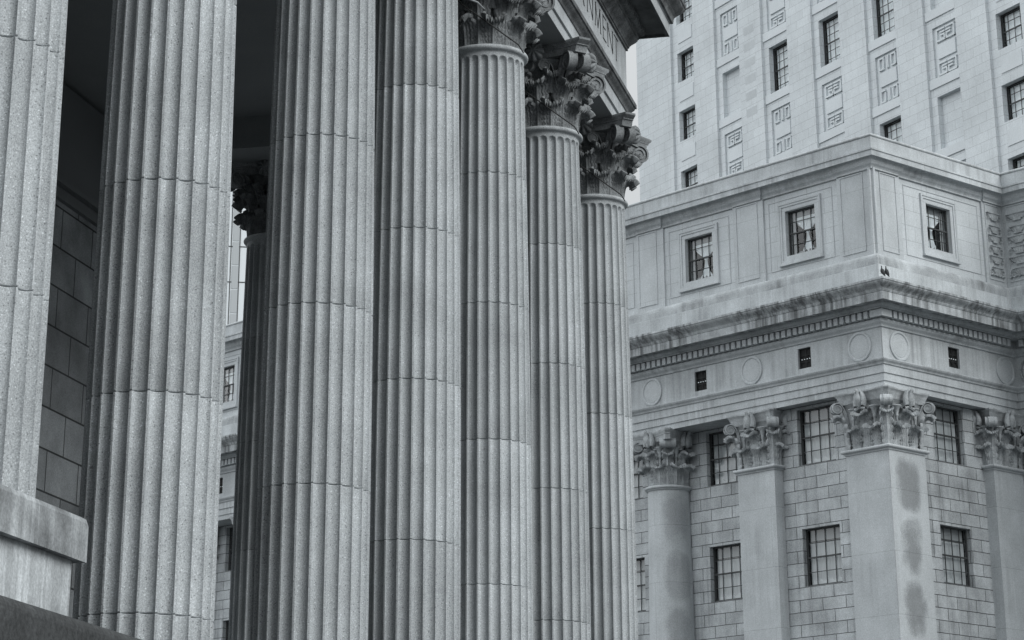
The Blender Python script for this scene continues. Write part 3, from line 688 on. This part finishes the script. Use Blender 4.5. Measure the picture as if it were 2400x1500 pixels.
def plan_capital(par, fr, u0, u1, depth, z0=13.15, H=1.60, faces=None):
    """square capital over a pier that spans u0..u1 and goes back `depth`"""
    mb = MB(); c = fr.p((u0 + u1) / 2, -depth / 2, 0); hx, hy = (u1 - u0) / 2, depth / 2
    fcs = faces or [('f', fr.n, fr.d, hy, hx), ('l', -fr.d, fr.n, hx, hy), ('r', fr.d, -fr.n, hx, hy)]
    # bell: square block flaring at the top
    rows = []
    for k, z in ((0, 0), (0, .9), (.03, 1.1), (.12, 1.28), (.14, 1.30)):
        rows.append([c + fr.d * (sx * (hx - .09 + k)) + fr.n * (sy * (hy - .09 + k)) + Vector((0, 0, z0 + z)) for sx, sy in ((-1, -1), (1, -1), (1, 1), (-1, 1))])
    mb.mesh(rows, True)
    def orient(pos, outv):
        y = outv.normalized(); x = Vector((y.y, -y.x, 0)); M_ = Matrix.Identity(4)
        for i in range(3): M_[i][0] = x[i]; M_[i][1] = y[i]; M_[i][2] = (0, 0, 1)[i]; M_[i][3] = pos[i]
        return M_
    Zv = lambda z: Vector((0, 0, z0 + z))
    for nm, n_, d_, off, half in fcs:
        for s in (-.5, .5): place(mb, LFl, orient(c + n_ * (off - .01) + d_ * (half * s * 1.0) + Zv(0), n_))
        place(mb, LFh, orient(c + n_ * (off - .02) + Zv(0), n_))
        for s in (-.5, .5):
            place(mb, CUPm, orient(c + n_ * (off + .04) + d_ * (half * s) + Zv(.50), n_))
            place(mb, HB, orient(c + n_ * (off - .02) + d_ * (half * s * .7) + Zv(.80), (n_ * .8 - d_ * (1.0 if s > 0 else -1.0))))
        place(mb, EG, orient(c + n_ * (off + .16) + Zv(1.32), n_))
        rows = []      # rolled leaf that the bird stands on
        for i in range(7):
            a_ = math.pi * 2 * i / 6; rows.append([c + n_ * (off + .17 + .06 * math.cos(a_)) + d_ * (-.2 + .4 * j / 8) + Zv(1.08 + .05 * math.sin(a_) - .03 * math.cos(j * .785)) for j in range(9)])
        mb.mesh(rows)
    cor = [(1, 1, fr.d, fr.n), (-1, 1, fr.d, fr.n)] + ([(1, -1, fr.d, fr.n), (-1, -1, fr.d, fr.n)] if depth > 1 else [])
    for sx, sy, dx, dy in cor:
        p = c + dx * sx * (hx - .02) + dy * sy * (hy - .02); ov = (dx * sx + dy * sy).normalized()
        place(mb, LFc, orient(p - ov * .03 + Zv(0), ov)); place(mb, VB, orient(p - ov * .05 + Zv(.72), ov))
        for sg in (-1, 1): place(mb, VB, orient(p - ov * .08 + Zv(.72), Matrix.Rotation(R(12 * sg), 3, 'Z') @ ov))
    # abacus with hollow sides
    def outline(e):
        P_ = []; X, Y = hx + .27 * e, hy + .27 * e
        cs = [(-X, -Y), (X, -Y), (X, Y), (-X, Y)]
        for q in range(4):
            (xa, ya), (xb, yb) = cs[q], cs[(q + 1) % 4]; nx, ny = (yb - ya), -(xb - xa); l = math.hypot(nx, ny); nx, ny = nx / l, ny / l
            for i in range(0, 13):
                t = .07 + .86 * i / 12; sag = .17 * (1 - (2 * t - 1) ** 2); P_.append((xa + (xb - xa) * t - nx * sag, ya + (yb - ya) * t - ny * sag))
        return P_
    rows = []
    for e, z in ((.55, 1.28), (.60, 1.34), (.72, 1.44), (.76, 1.46), (.78, 1.49), (.9, 1.53), (1.0, 1.56), (1.0, H)):
        rows.append([c + fr.d * x_ + fr.n * y_ + Zv(z) for x_, y_ in outline(e)])
    mb.mesh(rows, True); n = len(rows[0])
    for b in (len(mb.v) - n, len(mb.v) - n * len(rows)): mb.f.append(tuple(range(b, b + n))); mb.uv += [(0, 0)] * n
    o = mb.build('capital', MCB, par, smooth=True); sharp(o, 38); return o
plan_capital(cpo, LF, 0, 1.56, 1.56, faces=[('f', nL, dL, .78, .78), ('r', nR, dR, .78, .78)])
plan_capital(p2, LF, 4.30, 5.75, 1.0)
plan_capital(p3, RF, 4.66, RL + .0, .8, faces=[('f', nR, dR, .4, .69), ('l', -dR, nR, .69, .4)])
# round colonnade columns
def round_col(uc):
    c = LF.p(uc, -.58, 0); mb = MB()
    prof = []
    for i in range(33):
        z = -1.6 + (13.0 + 1.6) * i / 32; t = max(0, (z - 3) / 10); prof.append((.72 - .075 * t * t, z))
    zz = []
    for r_, z in prof: zz.append((r_, z))
    
    zz.sort(key=lambda q: q[1]); g = [[(c.x + r_ * math.cos(2 * math.pi * j / 64), c.y + r_ * math.sin(2 * math.pi * j / 64), z) for j in range(64)] for r_, z in zz]
    a0 = math.atan2(nL.y, nL.x)
    mb.mesh(g, True, lambda i, j: ((2 * math.pi * j / 64 - a0 % (2 * math.pi)) * .7, zz[i][1]))
    o = mb.build('column', MO3, bld, smooth=True)
    nk = MB(); lathe(nk, (c.x, c.y, 13.0), [(.64, 0), (.68, .0), (.69, .03)] + [(.69 + .05 * math.cos(R(t)), .08 + .05 * math.sin(R(t))) for t in range(-90, 91, 22)] + [(.6, .14)], 48); q = nk.build('necking', MO2, o, smooth=True); sharp(q, 40)
    mb = MB(); a1 = a0
    lathe(mb, (c.x, c.y, 13.15), [(.54, 0), (.52, .9), (.66, 1.15), (.76, 1.30), (.3, 1.32)], 32)
    for k in range(8):
        place(mb, LFl, outw(c, a1 + R(22.5 + 45 * k), .60, 13.15)); place(mb, LFc, outw(c, a1 + R(45 * k), .59, 13.15)); place(mb, CUPm, outw(c, a1 + R(22.5 + 45 * k), .64, 13.65))
    for k in range(4):
        for s in (-1, 0, 1): place(mb, VB, outw(c, a1 + R(45 + 90 * k + 9 * s), .62, 13.88))
        place(mb, EG, outw(c, a1 + R(90 * k), .78, 14.48))
        for s in (-1, 1): place(mb, HB, Matrix.Translation(c) @ Matrix.Rotation(a1 + R(90 * k) - math.pi / 2, 4, 'Z') @ Matrix.Translation((s * .30, .60, 13.95)) @ Matrix.Rotation(s * R(60), 4, 'Z'))
    ab = abacus_mesh(1.33, .78, 14.43, 14.75, .08)
    place(mb, ab, Matrix.Translation(c) @ Matrix.Rotation(a1, 4, 'Z'))
    q = mb.build('capital', MCB, o, smooth=True); sharp(q, 38)
MO3 = stone('column_granite', .46, grain=.22, gscale=34, blotch=.12, streak=.15, bump=.2, ashlar=(40, 1.705, .004), joint=.5, var=.02, ovals=.82, ostr=.74)
for k in range(8): round_col(9.2 + 4.2 * k)
# entablature of the block
a = MB(); sweep(a, bpath, bn, [(-1.2, 14.76), (-.0, 14.76), (.0, 14.93), (.035, 14.935), (.035, 15.15), (.07, 15.155), (.07, 15.38), (.06, 15.40)]); a.build('architrave', MTF, bld)
a = MB(); sweep(a, bpath, bn, [(.06, 15.38), (.10, 15.39)] + curve_prof(.11, 15.41, .18, 15.51, 'cyma') + [(.19, 15.515), (.19, 15.55), (.02, 15.58)]); a.build('taenia', MTF, bld)
FS = [(2.66, 3.16, 15.75, 16.35)] + [(2.66 + 4.21 * k, 3.16 + 4.21 * k, 15.75, 16.35) for k in range(1, 9)]
a = MB(); LF.wall(a, 0, 48, 15.56, 16.50, .02, FS, .12); RF.wall(a, 0, RL, 15.56, 16.50, .02, [(2.93, 3.43, 15.75, 16.35)], .12); TF.wall(a, 0, 16, 15.56, 16.50, .02, [], .1)
for p_, q_ in ((CB + nL * .02, CB + nR * .02),): a.face([p_ + Vector((0, 0, 15.56)), CB + (nL + nR) * .02 + Vector((0, 0, 15.56)), CB + (nL + nR) * .02 + Vector((0, 0, 16.5)), p_ + Vector((0, 0, 16.5))])
a.face([CB + nR * .02 + Vector((0, 0, 15.56)), CB + (nL + nR) * .02 + Vector((0, 0, 15.56)), CB + (nL + nR) * .02 + Vector((0, 0, 16.5)), CB + nR * .02 + Vector((0, 0, 16.5))])
a.build('frieze', MTF, bld)
def grille(fr, u0, u1, z0, z1):
    mb = MB(); o = -.05; mb.face([fr.p(u0, -.098, z0), fr.p(u1, -.098, z0), fr.p(u1, -.098, z1), fr.p(u0, -.098, z1)])
    for u in (u0, (u0 + u1) / 2 - .012, u1 - .024): fr.box(mb, u, u + .024, o - .02, o, z0, z1)
    for k in range(4): z = z0 + (z1 - z0 - .024) * k / 3; fr.box(mb, u0 + .024, u1 - .024, o - .018, o - .002, z, z + .024)
    for i in range(2):
        for k in range(3):
            ua = u0 + (u1 - u0) / 2 * i; ub = ua + (u1 - u0) / 2; za = z0 + (z1 - z0) / 3 * k; zb = za + (z1 - z0) / 3; h_ = .008
            mb.face([fr.p(ua, o - .01, za - h_), fr.p(ua, o - .01, za + h_), fr.p(ub, o - .01, zb + h_), fr.p(ub, o - .01, zb - h_)]); mb.face([fr.p(ua, o - .012, zb - h_), fr.p(ua, o - .012, zb + h_), fr.p(ub, o - .012, za + h_), fr.p(ub, o - .012, za - h_)])
    g = mb.build('vent_grille', MGr, bld)
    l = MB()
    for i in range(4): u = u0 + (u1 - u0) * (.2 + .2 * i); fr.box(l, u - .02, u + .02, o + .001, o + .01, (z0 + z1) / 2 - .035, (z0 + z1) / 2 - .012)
    l.build('bright_hole', MCu, g)  # white blocks stand for bright holes in the grille, brightness put into colour
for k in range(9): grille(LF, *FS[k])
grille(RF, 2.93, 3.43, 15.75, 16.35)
def disc(fr, uc, zc):
    mb = MB(); n = 48
    def ring(r, o): return [fr.p(uc + r * math.cos(2 * math.pi * j / n), o, zc + r * math.sin(2 * math.pi * j / n)) for j in range(n)]
    rows = [ring(.43, .01), ring(.43, .05), ring(.415, .062), ring(.37, .065), ring(.352, .052), ring(.34, .035), ring(.33, .045), ring(.2, .06), ring(.05, .063)]
    mb.mesh(rows, True); b = len(mb.v) - n; mb.f.append(tuple(range(b, b + n))); mb.uv += [(0, 0)] * n
    o = mb.build('medallion', MTD, bld, smooth=True); sharp(o, 25)
for u in [.80] + [5.0 + 4.2 * i for i in range(8)]: disc(LF, u, 16.02)
disc(RF, .73, 16.02); disc(RF, 5.55, 16.02)
# wreath beside the inner corner
mb = MB(); n = 26
for i in range(n):
    a_ = 2 * math.pi * i / n; c0 = TF.p(.62 + .32 * math.cos(a_), .05, 16.02 + .34 * math.sin(a_)); t_ = Vector((0, 0, 1)) * math.cos(a_) - TF.d * math.sin(a_)
    for sd in (-1, 1):
        q = c0 + (TF.d * math.cos(a_) + Vector((0, 0, math.sin(a_)))) * .05 * sd
        rows = [[q + t_ * (.07 * x_) + TF.n * (.05 * math.cos(R(b_)) * y_) + (TF.d * math.cos(a_) + Vector((0, 0, math.sin(a_)))) * (.04 * math.sin(R(b_)) * y_) for b_ in range(0, 360, 60)] for x_, y_ in ((-1, .05), (-.4, .8), (.2, 1), (.7, .6), (1, .05))]
        mb.mesh(rows, True)
for k in range(40): 
    u = .62 + random.uniform(-.2, .2); z = 16.02 + random.uniform(-.24, .24); rows = [[TF.p(u + .03 * y_ * math.cos(R(b_)), .02 + .06 * x_, z + .03 * y_ * math.sin(R(b_))) for b_ in range(0, 360, 60)] for x_, y_ in ((0, 1), (.5, .9), (.9, .4))]; mb.mesh(rows, True)
mb.build('wreath', MCB, bld, smooth=True)
a = MB(); sweep(a, bpath, bn, [(.02, 16.47), (.06, 16.475)] + curve_prof(.07, 16.49, .17, 16.62, 'cyma') + [(.18, 16.63), (.18, 16.68), (.10, 16.685), (.10, 16.92), (.33, 16.925), (.33, 16.95)] + curve_prof(.34, 16.96, .46, 17.07, 'ovolo') + [(.5, 17.075)]); a.build('bed_moulding', MTF, bld)
a = MB(); dz0, dz1 = 16.70, 16.90; W1, G1 = .145, .08
n = int(44 / (W1 + G1))
for k in range(n): LF.box(a, .20 + k * (W1 + G1), .20 + k * (W1 + G1) + W1, 0.099, .325, dz0, dz1)
k = 0; u = .20
while u + W1 < RL - .45: RF.box(a, u, u + W1, 0.099, .325, dz0, dz1); u += W1 + G1
for k in range(20): TF.box(a, .45 + k * (W1 + G1), .45 + k * (W1 + G1) + W1, 0.099, .325, dz0, dz1)
cs = [CB + (nL + nR) * .22, CB + nL * .325 + nR * .22, CB + (nL + nR) * .325, CB + nR * .325 + nL * .22]
LF.box(a, -.325, .12, .221, .326, dz0, dz1); RF.box(a, -.221, .12, .221, .3255, dz0 + .001, dz1 - .001)
a.build('dentil_course', MB_, bld)
a = MB(); sweep(a, bpath, bn, [(.45, 17.06), (.70, 17.065), (.70, 17.03), (.76, 17.03), (.76, 17.26), (.78, 17.27), (.78, 17.29)] + curve_prof(.79, 17.295, .98, 17.52, 'cyma') + [(1.0, 17.53), (1.0, 17.59), (.2, 17.70)]); a.build('cornice', MT, bld)
# attic
a = MB(); sweep(a, bpath, bn, [(.25, 17.68), (.25, 18.22), (.17, 18.25)]); a.build('blocking_course', MTF, bld)
a = MB(); sweep(a, bpath, bn, [(.17, 18.24), (.17, 18.45)] + curve_prof(.16, 18.46, .03, 18.60, 'cavetto') + [(-.1, 18.60)]); a.build('attic_plinth', MTP, bld)
AW = [(2.31 + 4.21 * k, 3.49 + 4.21 * k, 19.23, 20.62) for k in range(9)]; AR = [(2.50, 3.62, 19.26, 20.62)]
a = MB(); LF.wall(a, -.0, 48, 18.55, 21.9, -.10, AW, .28); RF.wall(a, -.0, RL + .2, 18.55, 21.9, -.10, AR, .28); TF.wall(a, -.3, 16, 18.55, 21.9, -.10, [(3.3, 4.5, 19.23, 20.62)], .28)
a.build('attic_wall', MH, bld)
for k in range(9): window(LF, 2.90 + 4.21 * k, 19.23, 1.18, 1.39, -.10, bld, 'tie', dep=.12)
window(RF, 3.06, 19.26, 1.12, 1.36, -.10, bld, 'tie', dep=.12); window(TF, 3.9, 19.23, 1.2, 1.39, -.10, bld, 'tie', dep=.12)
def surround(fr, u0, u1, z0, z1):
    mb = MB(); o = -.10
    def ringstrip(e0, o0, e1, o1):
        A = [(u0 - e0, z0 - e0), (u1 + e0, z0 - e0), (u1 + e0, z1 + e0), (u0 - e0, z1 + e0)]; B = [(u0 - e1, z0 - e1), (u1 + e1, z0 - e1), (u1 + e1, z1 + e1), (u0 - e1, z1 + e1)]
        for i in range(4):
            j = (i + 1) % 4; mb.face([fr.p(A[i][0], o0, A[i][1]), fr.p(A[j][0], o0, A[j][1]), fr.p(B[j][0], o1, B[j][1]), fr.p(B[i][0], o1, B[i][1])], [A[i], A[j], B[j], B[i]])
    for q in ((-.002, o - .05, -.002, o + .02), (-.002, o + .02, .13, o + .02), (.13, o + .02, .13, o + .045), (.13, o + .045, .19, o + .045), (.19, o + .045, .20, o + .065), (.20, o + .065, .255, o + .065), (.255, o + .065, .26, o - .01)): ringstrip(*q)
    fr.box(mb, u0 - .27, u1 + .27, o - .01, o + .10, z0 - .285, z0 - .235)
    mb.build('window_surround', MB_, bld)
for k in range(9): surround(LF, *AW[k])
surround(TF, 3.3, 4.5, 19.23, 20.62)
surround(RF, *AR[0])
def sunk(fr, u0, u1, z0, z1, par_mb, o):
    e = .035
    for a_, b_, c_, d_ in ((u0, u1, z0, z0 + e), (u0, u1, z1 - e, z1), (u0, u0 + e, z0 + e, z1 - e), (u1 - e, u1, z0 + e, z1 - e)): fr.box(par_mb, a_, b_, o - .01, o + .022, c_, d_)
pil = []
for fr, u0, u1, pu0, pu1 in [(LF, -.04, 1.38, .38, 1.26), (LF, 4.33, 5.58, 4.56, 5.46), (LF, 8.6, 9.82, 8.9, 9.72), (LF, 12.8, 14.0, 13.1, 13.9), *[(LF, 12.8 + 4.21 * i, 14.0 + 4.21 * i, 13.1 + 4.21 * i, 13.9 + 4.21 * i) for i in range(1, 6)], (RF, -.04, 1.28, .37, 1.10), (RF, 5.12, RL + .06, 5.25, 5.95), (TF, -.06, 1.15, .1, 1.0)]:
    mb = MB(); fr.box(mb, u0, u1, -.12, -.04, 18.56, 21.22); sunk(fr, pu0, pu1, 18.78, 21.15, mb, -.04); mb.build('attic_pilaster', MB_, bld); pil.append((fr, u0, u1))
def fieldline(fr, u0, u1):
    mb = MB(); e = .02
    for a_, b_, c_, d_ in ((u0, u1, 18.86, 18.88), (u0, u1, 20.98, 21.0), (u0, u0 + e, 18.88, 20.98), (u1 - e, u1, 18.88, 20.98)): fr.box(mb, a_, b_, -.11, -.083, c_, d_)
    mb.build('panel_border', MB_, bld)
for q in ((LF, 1.62, 4.15), (LF, 5.8, 8.4), (LF, 10.0, 12.6), (LF, 31.4, 34.0), (RF, 1.5, 4.95)): fieldline(*q)
am = [(-.10, 21.17), (-.04, 21.175), (-.04, 21.23)] + curve_prof(-.03, 21.235, .04, 21.33, 'cyma') + [(.05, 21.34), (.05, 21.36)] + curve_prof(.06, 21.365, .16, 21.50, 'cavetto') + [(.2, 21.505)]
a = MB(); sweep(a, bpath, bn, am); o = a.build('attic_moulding', MTF, bld)
for fr, u0, u1 in pil:
    if fr is LF and u0 > 1: a = MB(); sweep(a, [fr.p(u0, -.06, 0), fr.p(u0, .055, 0), fr.p(u1, .055, 0), fr.p(u1, -.06, 0)], [-fr.d, fr.n, fr.d], [(o_ if o_ < .15 else .12, z_ + .002) for o_, z_ in am[:-1]]); a.build('pilaster_cap', MTF, bld)
a = MB(); sweep(a, [LF.p(1.38, -.06, 0), LF.p(1.38, .055, 0), CB + (nL + nR) * .055, RF.p(1.28, .055, 0), RF.p(1.28, -.06, 0)], [dL, nL, nR, dR], [(o_ if o_ < .15 else .12, z_ + .002) for o_, z_ in am[:-1]]); a.build('pilaster_cap', MTF, bld)
a = MB(); sweep(a, [RF.p(5.12, -.06, 0), RF.p(5.12, .055, 0), CI + (nL + nR) * .055, TF.p(1.15, .055, 0), TF.p(1.15, -.06, 0)], [-dR, nR, nL, -dL], [(o_ if o_ < .15 else .12, z_ + .002) for o_, z_ in am[:-1]])
a.build('pilaster_cap', MTF, bld)
a = MB(); sweep(a, bpath, bn, [(.1, 21.5), (.24, 21.5), (.24, 21.47), (.28, 21.47), (.28, 21.62), (.31, 21.64), (.31, 21.69), (.22, 21.72)]); a.build('attic_cornice', MTF, bld)
a = MB(); sweep(a, bpath, bn, [(.22, 21.70), (.22, 22.06), (.20, 22.07)]); a.build('parapet', MTF, bld)
a = MB(); sweep(a, bpath, bn, [(.20, 22.06)] + [(.21 + .045 * math.cos(R(t)), 22.11 + .045 * math.sin(R(t))) for t in range(-90, 91, 30)] + [(-.6, 22.2), (-.6, 21)]); a.build('parapet_roll', MTF, bld)
a = MB(); a.face([p + Vector((0, 0, 21.6)) for p in (CB + dL * 48, CB, CI, CI - dL * 16, CI - dL * 16 + dR * 8, CB + dL * 48 + dR * 14)]); a.build('roof', MPv, bld)
# carved trophies by the inner corner
def trophy(fr, u0, u1, flip):
    mb = MB(); r = random.Random(3 + flip); uc = (u0 + u1) / 2; w_ = (u1 - u0) / 2
    for k, z in enumerate((20.85, 20.45, 20.15, 19.82, 19.5, 19.15)):
        hh = .16; k_ = .95 if k % 2 == 0 else .7
        rows = []
        for i in range(7):
            t = i / 6; ww = w_ * k_ * (1 - .45 * t * t); zz = z - hh * t
            rows.append([fr.p(uc + ww * (-1 + 2 * j / 10), -.03 + .05 * math.sin(math.pi * j / 10) ** .5 + .008 * (j % 2), zz) for j in range(11)])
        mb.mesh(rows); fr.box(mb, uc - w_ * k_ * 1.02, uc + w_ * k_ * 1.02, -.04, .045, z + .0, z + .028)
        fr.box(mb, uc - w_ * .35, uc + w_ * .35, -.04, .02, z - hh - .05, z - hh)
        for s in (-1, 1): tube(mb, [fr.p(uc + s * (w_ * .75 + .08 * math.cos(R(a_))), .0, z - .1 + .06 * math.sin(R(a_))) for a_ in range(-120, 200, 40)], .014, 5)
    pts = [fr.p(u0 + (u1 - u0) * j / 24, .0, 18.9 + .05 * abs(math.sin(j * .65))) for j in range(25)]; tube(mb, pts, .025, 6)
    mb.build('carved_trophy', MCB, bld, smooth=False)
trophy(RF, 5.3, 5.95, 0); trophy(TF, .12, .95, 1)
# ------------------------------------------------------------------ TOWER
tT = 1.13; dT = Vector((math.cos(tT), -math.sin(tT), 0)); nT = Vector((-math.sin(tT), -math.cos(tT), 0)); CT = Vector((10.316, 109.515, 0))
TW = Fr(CT, dT, nT)
tw = empty('stone_tower', CT + Vector((13, 4, -1.6))); tag(tw, 'tall pale stone tower with sunken key-pattern panels, rising behind the courthouse parapet', 'tower')
UB = [3.08, 6.83, 10.58, 14.37, 18.14, 21.93, 25.76, 29.55]; BWd = 1.97; BD = .13
PER = 5.645
a = MB(); prev = 0
for u in UB: TW.box(a, prev, u, -1.5, 0, -1.6, 70, 'b'); prev = u + BWd
TW.box(a, prev, 40, -1.5, 0, -1.6, 70, 'b'); TW.box(a, 0, 40, -14, -1.5, -1.6, 70, 'b'); a.build('pier_wall', MZ, tw)
bay = MB(); jobs = []
def bar(p, q, hw, o0, o1, mb):
    (x0, z0), (x1, z1) = p, q; TW.box(mb, min(x0, x1) - hw, max(x0, x1) + hw, o0, o1, min(z0, z1) - hw, max(z0, z1) + hw)
GA = [[(.44, 1), (0, 1), (0, 0), (.44, 0), (.44, .45), (.22, .45)], [(.22, .7), (.44, .7)]]
PA = [[(.24, 0), (0, 0), (0, 1), (.26, 1), (.26, .25)], [(.46, 0), (.46, 1)]]
def fret(u0, u1, z0, z1, kind, flip, out):
    k = 0
    for st in (GA if kind == 'G' else PA):
        for (x0, y0), (x1, y1) in zip(st, st[1:]):
            for mir in (0, 1):
                if flip: ya, yb = 1 - y0, 1 - y1
                else: ya, yb = y0, y1
                xa, xb = (x0, x1) if not mir else (1 - x0, 1 - x1)
                k += 1; hw = .034
                bar((u0 + xa * (u1 - u0), z0 + ya * (z1 - z0)), (u0 + xb * (u1 - u0), z0 + yb * (z1 - z0)), hw, -BD - .10, -BD - .01 + .0004 * k, out)
KIND = {0: 'PGPGPGPG'}
for bi, u in enumerate(UB):
    u1 = u + BWd; holes = []; a0, a1 = u + .37, u1 - .17
    small = bi in (0, 6)
    if small:
        for k in range(-2, 8):
            zt = 38.16 - 2.8225 * k
            jobs.append((bi, (a0 + a1) / 2, zt - 1.42, a1 - a0, 1.42, 'w')); holes.append((a0, a1, zt - 1.42, zt))
            p0, p1 = zt + .45, zt + 1.06
            if 27 < p0 < 43: bm_ = MB(); TW.box(bm_, a0 + .12, a1 - .1, -BD - .05, -BD + .03, p0, p1); bm_.build('raised_panel', MZ2, tw)
            holes2 = (a0 - .02, a1 + .02, p0 - .15, p1 + .06)
    else:
        for k in range(-1, 4):
            zt = 36.04 - PER * k
            blind = (bi == 1 and k % 2 == 0) or (bi == 5)
            holes.append((a0, a1, zt - 2.10, zt))
            jobs.append((bi, (a0 + a1) / 2, zt - 2.10, a1 - a0, 2.10, 'b' if blind else 'w'))
            kind = 'P' if ((bi + k) % 2 == 0) else 'G'
            pt, pb = zt - 2.84, zt - 4.90
            for za_ in (zt - 2.47, zt - 5.27):
                if 27 < za_ < 43: bm_ = MB(); TW.box(bm_, u + .01, u1 - .01, -BD - .02, -BD + .05, za_, za_ + .37); bm_.build('sill_band', MZ2, tw)
            holes.append((a0 - .02, a1 + .02, pb, pt)); jobs.append((bi, (a0 + a1) / 2, pb, a1 - a0 + .04, pt - pb, 'p'))
            frets = MB(); fret(a0 + .22, a1 - .14, pt - .60, pt - .14, kind, False, frets); fret(a0 + .22, a1 - .14, pb + .10, pb + .56, kind, kind == 'P', frets)
            TW.box(frets, a0 + .20, a1 - .12, -BD - .10, -BD - .02, pb + .74, pt - .74)
            o_ = -BD - .09; frets.face([TW.p(a0 - .02, o_, pb), TW.p(a1 + .02, o_, pb), TW.p(a1 + .02, o_, pt), TW.p(a0 - .02, o_, pt)])
            if pt > 27 and pb < 43: frets.build('key_pattern_panel', MZ2, tw)
    TW.wall(bay, u, u1, 10, 64, -BD, holes, .22 if True else 0)
bay.build('bay_wall', MZ, tw)
for bi, uc, z0, w_, h, kd in jobs:
    vis = 24 < z0 + h and z0 < 44
    if kd == 'p': continue
    if kd == 'b':
        mb = MB(); o = -BD - .215; mb.face([TW.p(uc - w_ / 2, o, z0), TW.p(uc + w_ / 2, o, z0), TW.p(uc + w_ / 2, o, z0 + h), TW.p(uc - w_ / 2, o, z0 + h)], [(uc - w_ / 2, z0), (uc + w_ / 2, z0), (uc + w_ / 2, z0 + h), (uc - w_ / 2, z0 + h)]); mb.build('blind_window', MZ, tw)
    elif vis: window(TW, uc, z0, w_, h, -BD + .0, tw, 'full', 4, 4 if h < 1.8 else 6)
    else:
        mb = MB(); o = -BD - .21; mb.face([TW.p(uc - w_ / 2, o, z0), TW.p(uc + w_ / 2, o, z0), TW.p(uc + w_ / 2, o, z0 + h), TW.p(uc - w_ / 2, o, z0 + h)]); mb.build('window', MI, tw)
for k in range(6):
    a = MB(); z = 37.0 - .752 * k + .12; TW.box(a, 9.24, 10.06, -.01, .004, z, z + .366); a.build('replacement_block', MZ3, tw)
# ------------------------------------------------------------------ far pale tower seen through the gap
D_ = 300.0; fo = Vector((-.076 * D_ - 26, D_, 0)); FFr = Fr(fo, (1, 0, 0), (0, -1, 0)); FFr = Fr(fo, Vector((.995, .1, 0)), Vector((.1, -.995, 0)))
ft = empty('office_tower', fo + Vector((25, 10, -1.6))); tag(ft, 'smooth white high-rise with narrow window strips, glimpsed in the slit beside the dark rear column', 'building')
a = MB(); FFr.box(a, 12, 42, -30, 0, -1.6, 103); a.build('cladding', MOf, ft)
for u in (25.6, 31.0):
    a = MB()
    for k in range(26): FFr.box(a, u, u + .8, -.05, .06, 30 + 3.1 * k, 32.95 + 3.1 * k)
    a.build('window_strip', MOf2, ft)
a = MB()
for z in (77.3, 81.9): FFr.box(a, 12, 42, -.05, .05, z, z + .12)
for u in (25.35, 26.45, 30.7, 31.9): FFr.box(a, u, u + .1, -.05, .07, 30, 103)
a.build('panel_joint', MF, ft)
# ------------------------------------------------------------------ pigeons on the cornice corner
def pigeon(loc, yaw, label):
    mb = MB(); N = 14
    rows = []
    for x, r, z in ((-.17, .008, .055), (-.14, .022, .06), (-.07, .05, .085), (0, .068, .10), (.06, .066, .12), (.10, .05, .15), (.12, .036, .18), (.135, .03, .205), (.15, .028, .225), (.165, .018, .235), (.18, .006, .232), (.2, .002, .226)):
        rows.append([(x, r * math.cos(2 * math.pi * j / N), z + r * math.sin(2 * math.pi * j / N)) for j in range(N)])
    mb.mesh(rows, True)
    for s in (-1, 1): 
        tube(mb, [(.01, s * .025, .06), (.015, s * .025, .0)], .006, 5)
        rows = [[(.06 - .2 * t, s * (.055 + .02 * math.sin(t * 3.1)) * (1 - t * .55) + s * .006 * v, .145 - .05 * t - .05 * v * (1 - t)) for v in (-1, -.3, .4, 1)] for t in [i / 8 for i in range(9)]]; mb.mesh(rows)
    L = Vector(loc); Mx = Matrix.Translation(L) @ Matrix.Rotation(yaw, 4, 'Z') @ Matrix.Translation((0, 0, .07)) @ Matrix.Rotation(R(-42), 4, 'Y') @ Matrix.Scale(.8, 4); mb.v = [tuple(Mx @ Vector(v)) for v in mb.v]
    o = mb.build('pigeon', MPg, None, smooth=True, loc=loc); tag(o, label, 'pigeon', 'pigeons on the cornice corner')
cc = CB + (nL + nR) * .95 + Vector((0, 0, 17.60))
pigeon(cc + dL * .05, R(190), 'small dark pigeon on the cornice corner, left one of the pair')
pigeon(cc + dR * .13, R(200), 'small dark pigeon on the cornice corner, right one of the pair')
# ------------------------------------------------------------------ bare tree whose twig dips into the top edge
tr = empty('bare_tree', (-4.4, 12.0, -1.6)); tag(tr, 'leafless tree, only a pale twig tip showing at the top edge before a capital', 'tree')
a = MB(); tube(a, [(-4.4, 12.0, -1.6), (-4.35, 12, 1), (-4.2, 11.9, 3.2), (-3.9, 11.7, 5.0)], [.16, .14, .12, .09], 10); a.build('trunk', MBk, tr)
a = MB(); tube(a, [(-3.9, 11.7, 5.0), (-3.0, 11.2, 5.9), (-1.9, 10.7, 6.0), (-.9, 10.3, 5.2), (-.25, 10.1, 4.4), (.05, 10, 4.03), (.12, 10, 3.90), (.17, 10, 3.835), (.22, 10, 3.83), (.255, 10, 3.815), (.285, 10, 3.785)], [.09, .06, .045, .03, .014, .007, .006, .005, .0045, .004, .002], 7)
tube(a, [(.2, 10, 3.83), (.225, 10, 3.86), (.25, 10.02, 3.87)], [.005, .004, .002], 5)
a.build('branch', MBk, tr)
print('objects', len(S.objects))
